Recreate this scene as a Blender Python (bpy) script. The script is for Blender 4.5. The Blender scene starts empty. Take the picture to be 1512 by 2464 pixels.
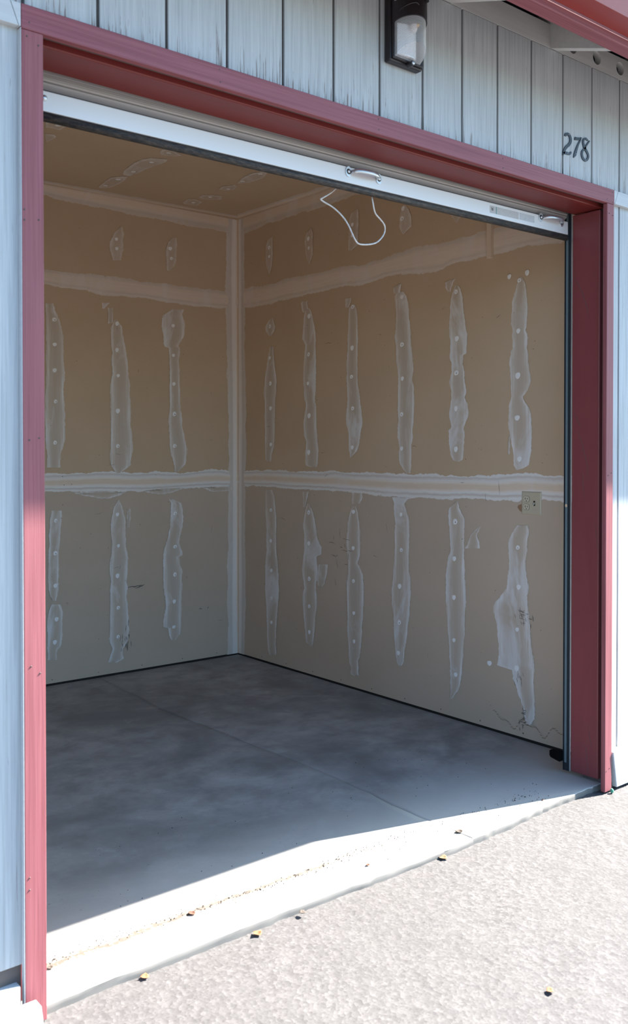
import bpy, bmesh, math, random
import numpy as np
from mathutils import Vector, Matrix, Euler

random.seed(7)
rng = np.random.default_rng(11)
S = bpy.context.scene
COL = S.collection
# ------------------------------------------------------------------ camera
cd = bpy.data.cameras.new('camera')
cam = bpy.data.objects.new('camera', cd); COL.objects.link(cam)
cam.location = (-0.8608, -2.1826, 1.3942)
cam.rotation_euler = (math.radians(90 - 0.794), 0, math.radians(-39.094))
cd.sensor_fit = 'HORIZONTAL'; cd.sensor_width = 36
cd.lens = 2212.27 / 1512 * 36
cd.shift_y = -(1232 - 1119.75) / 1512
cd.clip_start = 0.05; cd.clip_end = 200
cd.dof.use_dof = True; cd.dof.focus_distance = 4.4; cd.dof.aperture_fstop = 9
S.camera = cam
# ------------------------------------------------------------------ sky, sun, exposure
SUN_DIR = Vector((-0.963, 0.2697, -0.9655)).normalized()      # the way the sunlight travels
w = bpy.data.worlds.new('sky'); S.world = w; w.use_nodes = True
nt = w.node_tree; bg = nt.nodes['Background']
sky = nt.nodes.new('ShaderNodeTexSky'); sky.sky_type = 'NISHITA'; sky.sun_disc = False
sky.sun_elevation = math.radians(44); sky.sun_rotation = math.radians(106)
sky.air_density = 1.0; sky.dust_density = 1.5; sky.ozone_density = 1.0
tint = nt.nodes.new('ShaderNodeMix'); tint.data_type = 'RGBA'; tint.blend_type = 'MULTIPLY'; tint.inputs[0].default_value = 1
tint.inputs[7].default_value = (0.68, 0.95, 1.12, 1)
nt.links.new(sky.outputs[0], tint.inputs[6]); nt.links.new(tint.outputs[2], bg.inputs[0]); bg.inputs[1].default_value = 0.082
sd = bpy.data.lights.new('sun', 'SUN'); sun = bpy.data.objects.new('sun', sd); COL.objects.link(sun)
sun.rotation_euler = SUN_DIR.to_track_quat('-Z', 'Y').to_euler(); sun.location = (3, -3, 5)
sd.energy = 5.8; sd.angle = math.radians(0.53); sd.color = (1.0, 0.955, 0.90)
S.view_settings.view_transform = 'Standard'; S.view_settings.look = 'None'
S.view_settings.gamma = 1; S.view_settings.use_curve_mapping = False
S.view_settings.exposure = 2.4
S.cycles.max_bounces = 10; S.cycles.diffuse_bounces = 8; S.cycles.use_denoising = True
S.cycles.sample_clamp_indirect = 8
# ------------------------------------------------------------------ measured places (metres; facade along x, inside is +y)
XR, ZT, ZTI = 2.5157, 2.4815, 2.4211        # right end and top of the red casing, its inner edge
XJ, ZS, YJ = 2.4948, 2.414, 0.188           # right jamb, soffit, depth of the jambs
XB, YB, ZC = 2.7258, 3.0649, 2.9896         # right wall, back wall, ceiling
XL = -0.32                                  # left wall
YS = 0.019                                  # face of the siding
PATCHES=[('r',[(2663,2275,2658,2274),(2701,2259,2643,2253),(2739,2223,2627,2212),(2731,2191,2641,2182),(2701,2160,2674,2157)]),('r',[(2687,2091,2654,2088),(2698,2052,2647,2048),(2714,1998,2641,1992),(2728,1943,2632,1936),(2749,1864,2613,1856),(2762,1784,2621,1777),(2749,1735,2632,1730),(2745,1663,2632,1659),(2745,1583,2635,1580),(2742,1502,2637,1501),(2742,1438,2641,1438),(2740,1390,2668,1390),(2742,1346,2672,1346),(2722,1334,2678,1334)]),('r',[(2323,2342,2293,2338),(2356,2339,2296,2331),(2351,2312,2287,2304),(2341,2273,2269,2264)]),('r',[(2299,2294,2275,2291),(2317,2277,2257,2270),(2327,2248,2242,2238),(2335,2181,2221,2169),(2344,2106,2207,2093),(2317,2065,2209,2056),(2332,1953,2207,1943),(2338,1877,2209,1869),(2329,1801,2209,1794),(2317,1724,2221,1720),(2305,1686,2209,1682),(2323,1641,2209,1637),(2335,1573,2207,1570),(2327,1497,2195,1495),(2305,1458,2197,1458),(2310,1398,2185,1398),(2311,1352,2191,1353),(2311,1314,2195,1316),(2257,1304,2197,1304)]),('r',[(1887,2308,1876,2307),(1931,2306,1880,2300),(1934,2289,1882,2282),(1931,2253,1903,2249)]),('r',[(1876,2267,1855,2265),(1901,2242,1834,2234),(1909,2171,1825,2162),(1914,2065,1825,2056),(1919,1958,1826,1950),(1927,1851,1823,1844),(1919,1778,1817,1773),(1919,1707,1804,1701),(1925,1635,1791,1630),(1922,1563,1785,1560),(1905,1491,1801,1489),(1901,1441,1812,1440),(1894,1398,1838,1398),(1894,1365,1886,1365)]),('r',[(1472,2329,1464,2328),(1533,2312,1472,2304),(1522,2278,1484,2273)]),('r',[(1482,2285,1446,2280),(1519,2266,1425,2254),(1508,2214,1407,2201),(1505,2147,1402,2136),(1513,2090,1397,2077),(1508,1994,1387,1983),(1505,1920,1374,1910),(1494,1846,1369,1838),(1490,1802,1379,1795),(1490,1751,1359,1744),(1490,1699,1363,1694),(1489,1626,1362,1622),(1487,1538,1368,1536),(1489,1480,1376,1478),(1481,1406,1383,1406),(1472,1333,1388,1334),(1444,1297,1390,1298),(1424,1279,1393,1280)]),('r',[(1082,2298,1068,2296),(1134,2285,1082,2277),(1131,2257,1091,2251),(1114,2234,1102,2232)]),('r',[(1063,2261,1050,2259),(1077,2242,1032,2236),(1091,2210,1022,2201),(1103,2156,1011,2145),(1107,2095,998,2083),(1107,2047,991,2035),(1103,2019,982,2007),(1099,1957,983,1946),(1104,1912,990,1903),(1106,1902,1015,1895),(1104,1881,1015,1874),(1092,1863,1015,1857),(1097,1819,999,1812),(1099,1750,990,1744),(1097,1716,983,1710),(1094,1681,997,1677),(1098,1654,981,1649),(1109,1606,972,1601),(1107,1578,976,1574),(1098,1550,994,1548),(1093,1530,1003,1528),(1109,1509,998,1507),(1107,1440,998,1439),(1100,1385,1005,1385),(1084,1357,1011,1358),(1061,1347,1043,1347)]),('r',[(647,2245,635,2243),(663,2224,619,2217),(674,2187,609,2178),(694,2132,603,2120),(702,2081,601,2069),(706,2024,603,2013),(694,1991,614,1982),(700,1966,602,1956),(694,1913,606,1906),(703,1876,598,1867),(708,1837,600,1829),(705,1792,589,1784),(701,1747,584,1740),(697,1695,601,1690),(693,1666,633,1663),(701,1650,621,1647),(713,1618,596,1614),(717,1567,578,1563),(712,1502,577,1499),(704,1463,579,1462),(692,1405,581,1405),(683,1334,592,1335),(674,1321,616,1322),(670,1309,666,1309)]),('r',[(715,1476,706,1476),(719,1437,704,1437),(720,1386,709,1386)]),('r',[(2736,1148,2670,1150),(2739,1108,2641,1112),(2739,1047,2631,1052),(2729,960,2620,966),(2729,856,2620,863),(2726,742,2623,751),(2737,645,2598,658),(2747,565,2591,582),(2741,478,2591,496),(2734,391,2599,409),(2727,305,2609,321),(2722,218,2617,234),(2715,140,2620,156),(2711,89,2620,104),(2696,59,2620,72)]),('r',[(2340,1148,2283,1150),(2335,1098,2296,1100),(2332,1053,2319,1053)]),('r',[(2292,1075,2279,1076),(2316,1033,2244,1036),(2336,957,2218,964),(2327,858,2192,868),(2323,801,2154,814),(2332,754,2158,769),(2340,741,2205,753),(2349,657,2199,672),(2343,600,2199,615),(2323,544,2211,556),(2343,500,2205,516),(2340,434,2199,452),(2332,360,2211,377),(2319,279,2224,293),(2303,206,2237,217),(2257,189,2244,191)]),('r',[(2186,706,2097,714),(2196,640,2103,649),(2196,583,2122,591),(2186,568,2148,572)]),('r',[(1874,1155,1781,1159),(1876,1124,1781,1128),(1874,1093,1804,1096)]),('r',[(1868,1080,1839,1081),(1891,1038,1821,1042),(1912,982,1810,988),(1921,911,1800,919),(1921,849,1796,858),(1909,779,1804,788),(1903,740,1827,748),(1909,716,1804,727),(1917,669,1773,684),(1924,574,1769,592),(1917,496,1773,515),(1912,418,1775,437),(1917,339,1784,359),(1905,263,1792,281),(1896,186,1803,202),(1891,163,1820,175),(1885,86,1815,99),(1855,80,1803,90)]),('r',[(1534,1145,1394,1150),(1518,1109,1440,1112),(1523,1079,1424,1084),(1515,1028,1407,1034),(1512,954,1400,962),(1512,866,1403,874),(1517,821,1406,830),(1525,731,1400,744),(1528,694,1386,709),(1538,619,1388,636),(1535,545,1392,563),(1527,472,1399,490),(1520,399,1410,415),(1511,326,1420,341),(1503,268,1433,280),(1495,225,1440,235),(1485,207,1459,211)]),('r',[(1058,1143,1041,1143),(1106,1101,1036,1105),(1106,1046,998,1052),(1101,961,998,968),(1098,870,1000,878),(1123,802,1000,813),(1127,755,997,769),(1125,670,991,686),(1124,604,988,622),(1117,539,992,557),(1113,441,993,460),(1106,377,1000,394),(1102,312,1008,328),(1095,247,1017,262),(1093,182,1027,195),(1094,149,1038,160),(1099,102,1085,105)]),('r',[(898,1019,889,1020),(960,971,914,974),(976,931,897,937),(995,901,897,909)]),('r',[(658,1041,598,1044),(696,998,590,1006),(711,964,601,972),(714,908,597,918),(714,853,612,862),(710,823,608,833),(718,779,601,791),(725,729,597,744),(768,674,595,696),(796,646,593,672),(811,607,590,636),(791,553,585,583),(779,493,575,524),(771,432,571,465),(767,383,562,418),(783,336,557,377),(689,329,555,353),(681,281,557,305),(655,237,554,258),(632,181,552,198),(613,107,551,120),(601,79,572,86)]),('b',[(1352,2280,1399,2284),(1352,2236,1403,2241),(1352,2174,1440,2182),(1352,2113,1459,2121),(1351,2025,1463,2033),(1351,1937,1463,1944),(1351,1866,1472,1873),(1346,1762,1458,1767),(1345,1614,1473,1617),(1345,1491,1465,1492),(1352,1392,1446,1392),(1359,1305,1437,1305)]),('b',[(1711,2320,1761,2325),(1713,2307,1746,2311),(1714,2284,1724,2285)]),('b',[(1751,2293,1789,2297),(1749,2247,1787,2250),(1752,2196,1784,2199)]),('b',[(1796,2225,1811,2227),(1775,2175,1847,2181),(1768,2101,1859,2108),(1773,2009,1877,2016),(1780,1889,1897,1896),(1766,1832,1904,1838),(1772,1728,1901,1733),(1771,1625,1900,1628),(1768,1521,1918,1523),(1765,1418,1917,1418),(1767,1314,1899,1313),(1807,1267,1836,1267)]),('b',[(2210,2329,2299,2337),(2138,2283,2282,2297),(2130,2225,2308,2241),(2143,2159,2304,2172),(2148,2083,2254,2090),(2181,2075,2270,2082),(2187,1989,2259,1993),(2192,1912,2264,1916),(2192,1825,2264,1828),(2189,1690,2273,1692),(2179,1608,2279,1610),(2185,1500,2304,1501),(2194,1392,2320,1392),(2216,1324,2310,1323),(2225,1269,2256,1269)]),('b',[(1382,1047,1445,1045),(1373,983,1443,980),(1365,856,1430,852),(1358,728,1425,723),(1358,600,1418,595),(1362,540,1414,535),(1384,508,1406,506)]),('b',[(1379,487,1424,482),(1357,447,1450,436),(1354,387,1453,376),(1354,302,1449,290),(1353,242,1437,231),(1353,216,1414,208),(1353,156,1412,148)]),('b',[(1813,1097,1823,1097),(1788,1053,1847,1051),(1771,982,1867,978),(1771,893,1864,888),(1773,813,1871,806),(1768,750,1886,742),(1758,653,1881,643),(1762,563,1879,553),(1760,474,1878,462),(1762,402,1885,389),(1756,296,1890,279),(1756,215,1884,198),(1780,167,1849,158),(1761,134,1849,122),(1751,109,1854,94),(1746,85,1800,77)]),('b',[(1882,1041,1900,1040),(1880,987,1902,986),(1877,923,1894,923)]),('b',[(2184,1094,2197,1094),(2197,1066,2272,1063),(2197,963,2288,959),(2181,880,2277,875),(2159,816,2261,810),(2140,733,2282,723),(2138,715,2255,706),(2135,622,2279,610),(2139,529,2282,516),(2153,434,2278,421),(2158,378,2276,365),(2145,342,2274,327),(2142,258,2270,243),(2174,250,2270,238),(2179,207,2265,196),(2200,167,2227,163)]),('b',[(1839,2811,1849,2813),(1798,2759,1857,2768),(1767,2699,1857,2712),(1765,2653,1853,2665),(1777,2627,1848,2637),(1787,2591,1846,2599)]),('b',[(2211,2794,2242,2798),(2178,2758,2246,2768),(2164,2708,2246,2720),(2166,2641,2241,2651),(2168,2603,2227,2611),(2175,2575,2194,2577)]),('r',[(2663,2805,2657,2804),(2707,2793,2656,2784),(2730,2741,2656,2729),(2730,2662,2656,2650),(2721,2612,2667,2604),(2700,2569,2690,2568)]),('r',[(2262,2787,2251,2784),(2302,2766,2242,2755),(2319,2723,2239,2709),(2317,2655,2239,2642),(2302,2600,2251,2591),(2280,2562,2268,2561)]),('r',[(1829,2815,1820,2814),(1877,2800,1820,2789),(1902,2763,1820,2747),(1909,2671,1823,2656),(1909,2621,1823,2606),(1904,2585,1882,2581)]),('r',[(1448,2757,1434,2754),(1467,2738,1406,2725),(1479,2693,1384,2675),(1481,2647,1382,2628),(1462,2610,1429,2604),(1453,2598,1443,2596)]),('r',[(1107,2661,1013,2641),(1101,2638,1024,2622),(1087,2613,1035,2603),(1064,2587,1052,2585)])]
DOTS=[('r',2686,2222),('r',2688,2015),('r',2682,1848),('r',2680,1685),('r',2677,1447),('r',2277,2242),('r',2281,2005),('r',2288,1825),('r',2277,1624),('r',2281,1396),('r',1868,2249),('r',1873,2009),('r',1878,1840),('r',1868,1654),('r',1871,1425),('r',1459,2254),('r',1457,1991),('r',1454,1803),('r',1459,1606),('r',1459,1417),('r',1060,2228),('r',1054,1985),('r',1057,1808),('r',1059,1623),('r',1059,1412),('r',652,2228),('r',657,1984),('r',659,1768),('r',662,1563),('r',648,1363),('r',713,2255),('r',605,2258),('r',2677,1017),('r',2678,815),('r',2672,621),('r',2671,439),('r',2672,279),('r',2280,1022),('r',2279,829),('r',2275,608),('r',2275,436),('r',2274,275),('r',1860,1047),('r',1862,833),('r',1859,639),('r',1856,451),('r',1853,284),('r',1463,1051),('r',1460,855),('r',1473,652),('r',1476,450),('r',1482,279),('r',1062,1035),('r',1068,842),('r',1070,639),('r',1069,416),('r',1056,238),('r',656,933),('r',650,741),('r',658,533),('r',661,343),('r',831,338),('b',1402,2188),('b',1404,2040),('b',1403,1886),('b',1408,1700),('b',1404,1454),('b',1813,2200),('b',1812,2036),('b',1820,1876),('b',1817,1655),('b',1816,1436),('b',2215,2222),('b',2217,2029),('b',2220,1843),('b',2223,1647),('b',2225,1438),('b',1406,987),('b',1403,792),('b',1403,597),('b',1409,395),('b',1398,258),('b',1812,1007),('b',1818,810),('b',1811,622),('b',1816,421),('b',1814,239),('b',2227,996),('b',2226,778),('b',2224,596),('b',2219,419),('b',2215,252),('b',1811,2726),('b',1813,2667),('b',2195,2721),('b',2204,2658),('r',2693,2737),('r',2693,2679),('r',2283,2722),('r',2279,2664),('r',1871,2730),('r',1871,2667),('r',1450,2738),('r',1458,2684),('c',1635,2115),('c',1641,2310),('c',1646,2528),('c',1646,2714),('c',1645,2876),('c',2228,2106),('c',2231,2288),('c',2253,2473),('c',2263,2689),('c',2250,2866),('c',1008,2094)]
BANDS=[('seam','b',[(1351,1267,1351,1161),(1410,1269,1410,1158),(1470,1271,1470,1156),(1530,1273,1530,1155),(1590,1275,1590,1156),(1650,1276,1650,1156),(1709,1278,1709,1155),(1769,1278,1769,1153),(1829,1273,1829,1151),(1889,1268,1889,1148),(1949,1267,1949,1147),(2009,1269,2009,1146),(2068,1272,2068,1147),(2128,1267,2128,1151),(2188,1263,2188,1154),(2248,1262,2248,1156),(2308,1263,2308,1158),(2368,1271,2368,1160),(2427,1277,2427,1161),(2487,1281,2487,1161),(2547,1281,2547,1161),(2607,1276,2607,1161),(2667,1268,2667,1161),(2727,1260,2727,1161)]),('seam','r',[(378,1292,378,1167),(446,1288,446,1169),(515,1290,515,1171),(584,1294,584,1170),(653,1294,653,1164),(722,1289,722,1158),(791,1279,791,1157),(859,1278,859,1158),(928,1280,928,1160),(997,1278,997,1159),(1066,1278,1066,1156),(1135,1278,1135,1150),(1204,1278,1204,1150),(1273,1277,1273,1150),(1341,1275,1341,1149),(1410,1275,1410,1149),(1479,1275,1479,1148),(1548,1278,1548,1148),(1617,1280,1617,1148),(1686,1279,1686,1152),(1754,1278,1754,1156),(1823,1276,1823,1158),(1892,1278,1892,1159),(1961,1283,1961,1159),(2030,1288,2030,1162),(2099,1280,2099,1164),(2168,1275,2168,1165),(2236,1276,2236,1165),(2305,1277,2305,1165),(2374,1279,2374,1164),(2443,1280,2443,1163),(2512,1280,2512,1163),(2581,1280,2581,1167),(2649,1280,2649,1171),(2718,1280,2718,1169),(2787,1281,2787,1166),(2856,1279,2856,1166),(2925,1274,2925,1166),(2994,1269,2994,1166),(3063,1265,3063,1165)]),('high','b',[(1357,2478,1357,2390),(1416,2479,1416,2386),(1476,2481,1476,2383),(1535,2484,1535,2383),(1595,2486,1595,2383),(1654,2488,1654,2377),(1714,2491,1714,2369),(1773,2494,1773,2369),(1833,2492,1833,2372),(1893,2490,1893,2374),(1952,2488,1952,2377),(2012,2489,2012,2379),(2071,2490,2071,2376),(2131,2490,2131,2372),(2190,2490,2190,2369),(2250,2487,2250,2369),(2310,2485,2310,2369),(2369,2485,2369,2368),(2429,2488,2429,2368),(2488,2491,2488,2367),(2548,2491,2548,2369),(2607,2488,2607,2375),(2667,2485,2667,2381),(2727,2483,2727,2387)]),('high','r',[(326,2516,326,2378),(389,2516,389,2368),(453,2514,453,2372),(517,2512,517,2378),(580,2511,580,2383),(644,2509,644,2383),(708,2508,708,2383),(771,2506,771,2380),(835,2504,835,2378),(899,2502,899,2377),(962,2499,962,2376),(1026,2499,1026,2375),(1090,2499,1090,2374),(1153,2500,1153,2351),(1217,2504,1217,2354),(1281,2509,1281,2357),(1344,2510,1344,2363),(1408,2506,1408,2372),(1472,2502,1472,2380),(1535,2498,1535,2382),(1599,2493,1599,2383),(1663,2490,1663,2373),(1726,2485,1726,2369),(1790,2486,1790,2365),(1854,2488,1854,2370),(1917,2493,1917,2375),(1981,2498,1981,2378),(2045,2499,2045,2378),(2108,2500,2108,2378),(2172,2500,2172,2376),(2236,2501,2236,2375),(2299,2502,2299,2373),(2363,2503,2363,2371),(2427,2507,2427,2374),(2490,2510,2490,2377),(2554,2503,2554,2377),(2618,2496,2618,2374),(2681,2493,2681,2371),(2745,2498,2745,2370),(2809,2502,2809,2370),(2872,2505,2872,2371),(2936,2506,2936,2375),(3000,2507,3000,2379),(3064,2512,3064,2383)]),('corner','b',[(2640,10,2727,10),(2639,113,2727,113),(2638,216,2727,216),(2638,319,2727,319),(2637,422,2727,422),(2637,526,2727,526),(2639,629,2727,629),(2642,732,2727,732),(2644,835,2727,835),(2645,939,2727,939),(2646,1042,2727,1042),(2647,1145,2727,1145),(2647,1248,2727,1248),(2648,1352,2727,1352),(2648,1455,2727,1455),(2646,1558,2727,1558),(2645,1661,2727,1661),(2644,1765,2727,1765),(2643,1868,2727,1868),(2641,1971,2727,1971),(2638,2074,2727,2074),(2634,2178,2727,2178),(2631,2281,2727,2281),(2629,2384,2727,2384),(2628,2487,2727,2487),(2627,2591,2727,2591),(2628,2694,2727,2694),(2632,2797,2727,2797),(2636,2900,2727,2900),(2641,3004,2728,3004)]),('corner','r',[(3063,11,2985,11),(3062,114,2982,114),(3062,217,2978,217),(3062,320,2975,320),(3062,423,2971,423),(3062,526,2969,526),(3062,630,2972,630),(3062,733,2976,733),(3062,836,2977,836),(3062,939,2976,939),(3062,1042,2975,1042),(3062,1145,2973,1145),(3062,1249,2972,1249),(3062,1352,2969,1352),(3062,1455,2966,1455),(3061,1558,2964,1558),(3061,1661,2962,1661),(3061,1764,2965,1764),(3061,1868,2969,1868),(3061,1971,2972,1971),(3061,2074,2976,2074),(3061,2177,2977,2177),(3061,2280,2977,2280),(3061,2383,2978,2383),(3061,2487,2979,2487),(3061,2590,2980,2590),(3061,2693,2982,2693),(3061,2796,2983,2796),(3061,2899,2984,2899),(3061,3003,2984,3003)]),('coving','b',[(1352,2982,1352,2920),(1411,2982,1411,2912),(1471,2983,1471,2907),(1531,2984,1531,2904),(1591,2985,1591,2902),(1651,2986,1651,2901),(1710,2987,1710,2900),(1770,2988,1770,2899),(1830,2989,1830,2899),(1890,2990,1890,2899),(1950,2991,1950,2899),(2010,2992,2010,2898),(2069,2993,2069,2898),(2129,2994,2129,2897),(2189,2995,2189,2896),(2249,2996,2249,2894),(2309,2997,2309,2892),(2369,2998,2369,2892),(2428,2999,2428,2894),(2488,3000,2488,2896),(2548,3001,2548,2895),(2608,3002,2608,2893),(2668,3003,2668,2890),(2728,3004,2728,2888)]),('coving','r',[(1488,2979,1488,2896),(1556,2979,1556,2896),(1624,2980,1624,2897),(1693,2981,1693,2898),(1761,2982,1761,2899),(1830,2983,1830,2898),(1898,2984,1898,2896),(1967,2985,1967,2894),(2035,2986,2035,2892),(2104,2986,2104,2890),(2172,2987,2172,2891),(2241,2988,2241,2894),(2309,2989,2309,2896),(2378,2990,2378,2898),(2446,2990,2446,2898),(2515,2991,2515,2897),(2583,2993,2583,2896),(2652,2994,2652,2896),(2720,2996,2720,2896),(2789,2997,2789,2894),(2857,2998,2857,2888),(2926,3000,2926,2883),(2994,3001,2994,2880),(3063,3003,3063,2882)]),('coving','c',[(1331,3090,1331,3011),(1455,3085,1455,3007),(1579,3078,1579,3004),(1703,3071,1703,3000),(1827,3065,1827,2997),(1951,3058,1951,2993),(2076,3052,2076,2990),(2200,3045,2200,2987),(2324,3038,2324,2983),(2448,3032,2448,2980),(2572,3025,2572,2976),(2697,3019,2697,2975)]),('coving','c',[(2697,3019,2639,2936),(2723,2463,2660,2381),(2735,2030,2668,2048)])]
POLYS=[('c',[(1595,2139),(1582,2088),(1601,2066),(1645,2073),(1713,2112),(1693,2147),(1648,2164),(1618,2167)]),('c',[(1617,2605),(1595,2535),(1576,2396),(1581,2303),(1606,2250),(1689,2215),(1703,2259),(1691,2353),(1679,2449),(1680,2537),(1673,2614),(1640,2623)]),('c',[(1632,2953),(1607,2818),(1600,2710),(1630,2657),(1667,2638),(1688,2714),(1695,2804),(1693,2896),(1664,2935)]),('c',[(2233,2348),(2196,2245),(2187,2143),(2209,2071),(2241,2045),(2288,2152),(2288,2226),(2278,2303)]),('c',[(2216,2519),(2196,2456),(2225,2420),(2237,2383),(2272,2394),(2293,2465),(2265,2520)]),('c',[(2213,2742),(2205,2685),(2255,2653),(2312,2628),(2353,2703),(2295,2750),(2246,2768)]),('c',[(2203,2913),(2179,2835),(2213,2794),(2290,2820),(2311,2916),(2259,2922),(2229,2937)]),('c',[(933,2061),(979,2048),(1045,2059),(1046,2157),(994,2153),(970,2159)]),('c',[(1008,2250),(1044,2234),(1067,2250),(1071,2297),(1062,2368)]),('b',[(1527,1148),(1602,1128),(1687,1110),(1764,1109),(1828,1125),(1872,1145),(1687,1158)]),('b',[(1994,1148),(2066,1128),(2139,1124),(2213,1135),(2300,1161),(2139,1163)]),('b',[(2432,1163),(2500,1133),(2580,1130),(2679,1136),(2679,1162)])]
CRACK=[(1721,3071),(1709,2946),(1686,2809),(1652,2664),(1673,2552),(1623,2292),(1627,2142),(1633,1978),(1646,1797),(1662,1667),(1659,1515),(1667,1353),(1683,1179),(1687,1030),(1682,850),(1679,710),(1671,548),(1660,416),(1655,297),(1670,223)]
ROPE=[(1210,2311),(1190,2289),(1158,2267),(1154,2263),(1166,2256),(1196,2244),(1218,2227),(1237,2205),(1251,2180),(1265,2151),(1279,2133),(1296,2126),(1325,2128),(1369,2137),(1407,2150),(1436,2170),(1453,2192),(1453,2211),(1439,2222),(1413,2232),(1383,2243),(1368,2256),(1360,2278),(1358,2295),(1363,2313)]
NUMS=[([[(22077,26408,21957,26405),(22096,26436,21964,26433),(22113,26460,21973,26465),(22122,26468,22000,26504),(22123,26467,22051,26539),(22128,26470,22108,26560),(22138,26474,22164,26570),(22157,26475,22217,26570),(22182,26473,22268,26563),(22205,26467,22313,26548),(22227,26455,22349,26523),(22249,26435,22375,26494),(22268,26410,22397,26463),(22282,26382,22415,26429),(22291,26351,22429,26392),(22295,26319,22436,26352),(22293,26286,22437,26311),(22285,26254,22431,26268),(22270,26222,22415,26222),(22246,26191,22387,26175),(22214,26157,22351,26129),(22180,26125,22308,26083),(22140,26097,22255,26040),(22088,26063,22205,26005),(22034,26021,22166,25976),(21991,25976,22129,25944),(21957,25930,22091,25909),(21929,25885,22058,25874),(21906,25840,22032,25838),(21890,25798,22010,25800),(21876,25758,21987,25760),(21863,25719,21960,25719),(21851,25679,21934,25680),(21839,25639,21907,25640)],[(21917,25663,21857,25729),(21960,25679,21895,25752),(21993,25691,21942,25778),(22012,25695,22012,25802),(22043,25698,22086,25810),(22094,25701,22148,25809),(22148,25704,22200,25806),(22195,25706,22247,25803),(22247,25708,22281,25799),(22313,25722,22287,25796),(22371,25755,22283,25793),(22397,25785,22296,25804),(22411,25809,22316,25821),(22419,25831,22335,25837),(22422,25851,22354,25854),(22425,25870,22374,25872)]],[(22241,26516),(22156,25762)]),([[(22618,26386,22665,26512),(22660,26391,22706,26513),(22707,26396,22743,26513),(22761,26405,22779,26515),(22822,26418,22826,26522),(22885,26433,22880,26532),(22945,26450,22927,26542),(22996,26467,22963,26551),(23038,26484,22998,26563),(23076,26500,23037,26576)],[(23023,26564,23127,26564),(23007,26529,23105,26529),(22992,26495,23082,26493),(22969,26454,23053,26449),(22930,26399,23013,26392),(22881,26336,22968,26329),(22836,26274,22929,26268),(22799,26217,22898,26215),(22766,26163,22872,26162),(22734,26110,22848,26110),(22704,26056,22826,26058),(22675,26002,22807,26006),(22648,25950,22790,25957),(22622,25900,22780,25910),(22599,25853,22771,25863),(22582,25812,22747,25811),(22573,25769,22701,25761),(22565,25723,22645,25716),(22557,25675,22590,25672)]],[(23044,26511),(22710,25845)]),([[(23537,26563,23494,26533),(23515,26585,23453,26542),(23491,26608,23415,26549),(23457,26625,23385,26552),(23412,26633,23360,26552),(23359,26632,23343,26551),(23296,26615,23339,26551),(23245,26584,23327,26546),(23209,26549,23305,26529),(23182,26512,23285,26508),(23164,26474,23271,26481),(23153,26433,23263,26450),(23151,26392,23262,26419),(23160,26350,23272,26387),(23178,26310,23290,26351),(23196,26272,23312,26317),(23210,26237,23335,26286),(23226,26201,23360,26259),(23253,26165,23387,26232),(23296,26132,23420,26201),(23346,26102,23459,26166),(23390,26074,23496,26131),(23424,26045,23529,26097),(23453,26017,23559,26064),(23475,25988,23582,26031),(23491,25961,23600,25998),(23501,25935,23612,25964),(23501,25907,23614,25925),(23490,25872,23606,25880),(23469,25834,23587,25832),(23445,25803,23558,25785),(23418,25779,23516,25743),(23390,25761,23459,25703),(23380,25756,23380,25673),(23363,25756,23301,25671),(23326,25763,23239,25685),(23291,25776,23188,25708),(23261,25795,23148,25738),(23234,25824,23119,25775),(23213,25856,23096,25813),(23197,25890,23079,25852),(23188,25925,23068,25895),(23186,25960,23065,25938),(23192,25996,23073,25984),(23205,26031,23091,26030),(23223,26060,23120,26077),(23250,26082,23165,26119),(23295,26108,23211,26150),(23344,26146,23241,26173),(23373,26187,23264,26196),(23388,26222,23291,26228),(23408,26258,23326,26268),(23443,26303,23368,26315),(23487,26354,23415,26367),(23533,26406,23462,26418),(23577,26456,23510,26468),(23623,26506,23558,26519),(23669,26557,23607,26569)]],[(23421,26589),(23361,25730)])]
# ------------------------------------------------------------------ materials
def nm(m, t, **kw):
    n = m.node_tree.nodes.new(t)
    for k, v in kw.items(): setattr(n, k, v)
    return n
def lk(m, a, b): m.node_tree.links.new(a, b)
def base(name, col=(.5,.5,.5), rough=.6, metal=0.0, spec=None):
    m = bpy.data.materials.new(name); m.use_nodes = True
    b = m.node_tree.nodes['Principled BSDF']
    b.inputs['Base Color'].default_value = (*col, 1); b.inputs['Roughness'].default_value = rough
    b.inputs['Metallic'].default_value = metal
    if spec is not None: b.inputs['Specular IOR Level'].default_value = spec
    return m, b
def noise(m, scale=(1,1,1), detail=4, rough=.55, s=1.0, dist=0.0):
    tc = nm(m, 'ShaderNodeTexCoord'); mp = nm(m, 'ShaderNodeMapping'); n = nm(m, 'ShaderNodeTexNoise')
    mp.inputs['Scale'].default_value = scale
    n.inputs['Scale'].default_value = s; n.inputs['Detail'].default_value = detail; n.inputs['Roughness'].default_value = rough
    n.inputs['Distortion'].default_value = dist
    lk(m, tc.outputs['Object'], mp.inputs[0]); lk(m, mp.outputs[0], n.inputs['Vector'])
    return n.outputs['Fac']
def ramp(m, fac, stops, interp='LINEAR'):
    r = nm(m, 'ShaderNodeValToRGB'); cr = r.color_ramp; cr.interpolation = interp
    while len(cr.elements) < len(stops): cr.elements.new(0.5)
    for e, (p, c) in zip(cr.elements, stops):
        e.position = p; e.color = (*c, 1) if len(c) == 3 else c
    lk(m, fac, r.inputs[0]); return r.outputs[0]
def g(v): return (v, v, v)
def mixc(m, fac, a, b, mode='MIX'):
    x = nm(m, 'ShaderNodeMix', data_type='RGBA', blend_type=mode)
    for i, v in ((0, fac), (6, a), (7, b)):
        if isinstance(v, (tuple, list)): x.inputs[i].default_value = (*v, 1)
        elif isinstance(v, (int, float)): x.inputs[i].default_value = v
        else: lk(m, v, x.inputs[i])
    return x.outputs[2]
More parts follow.
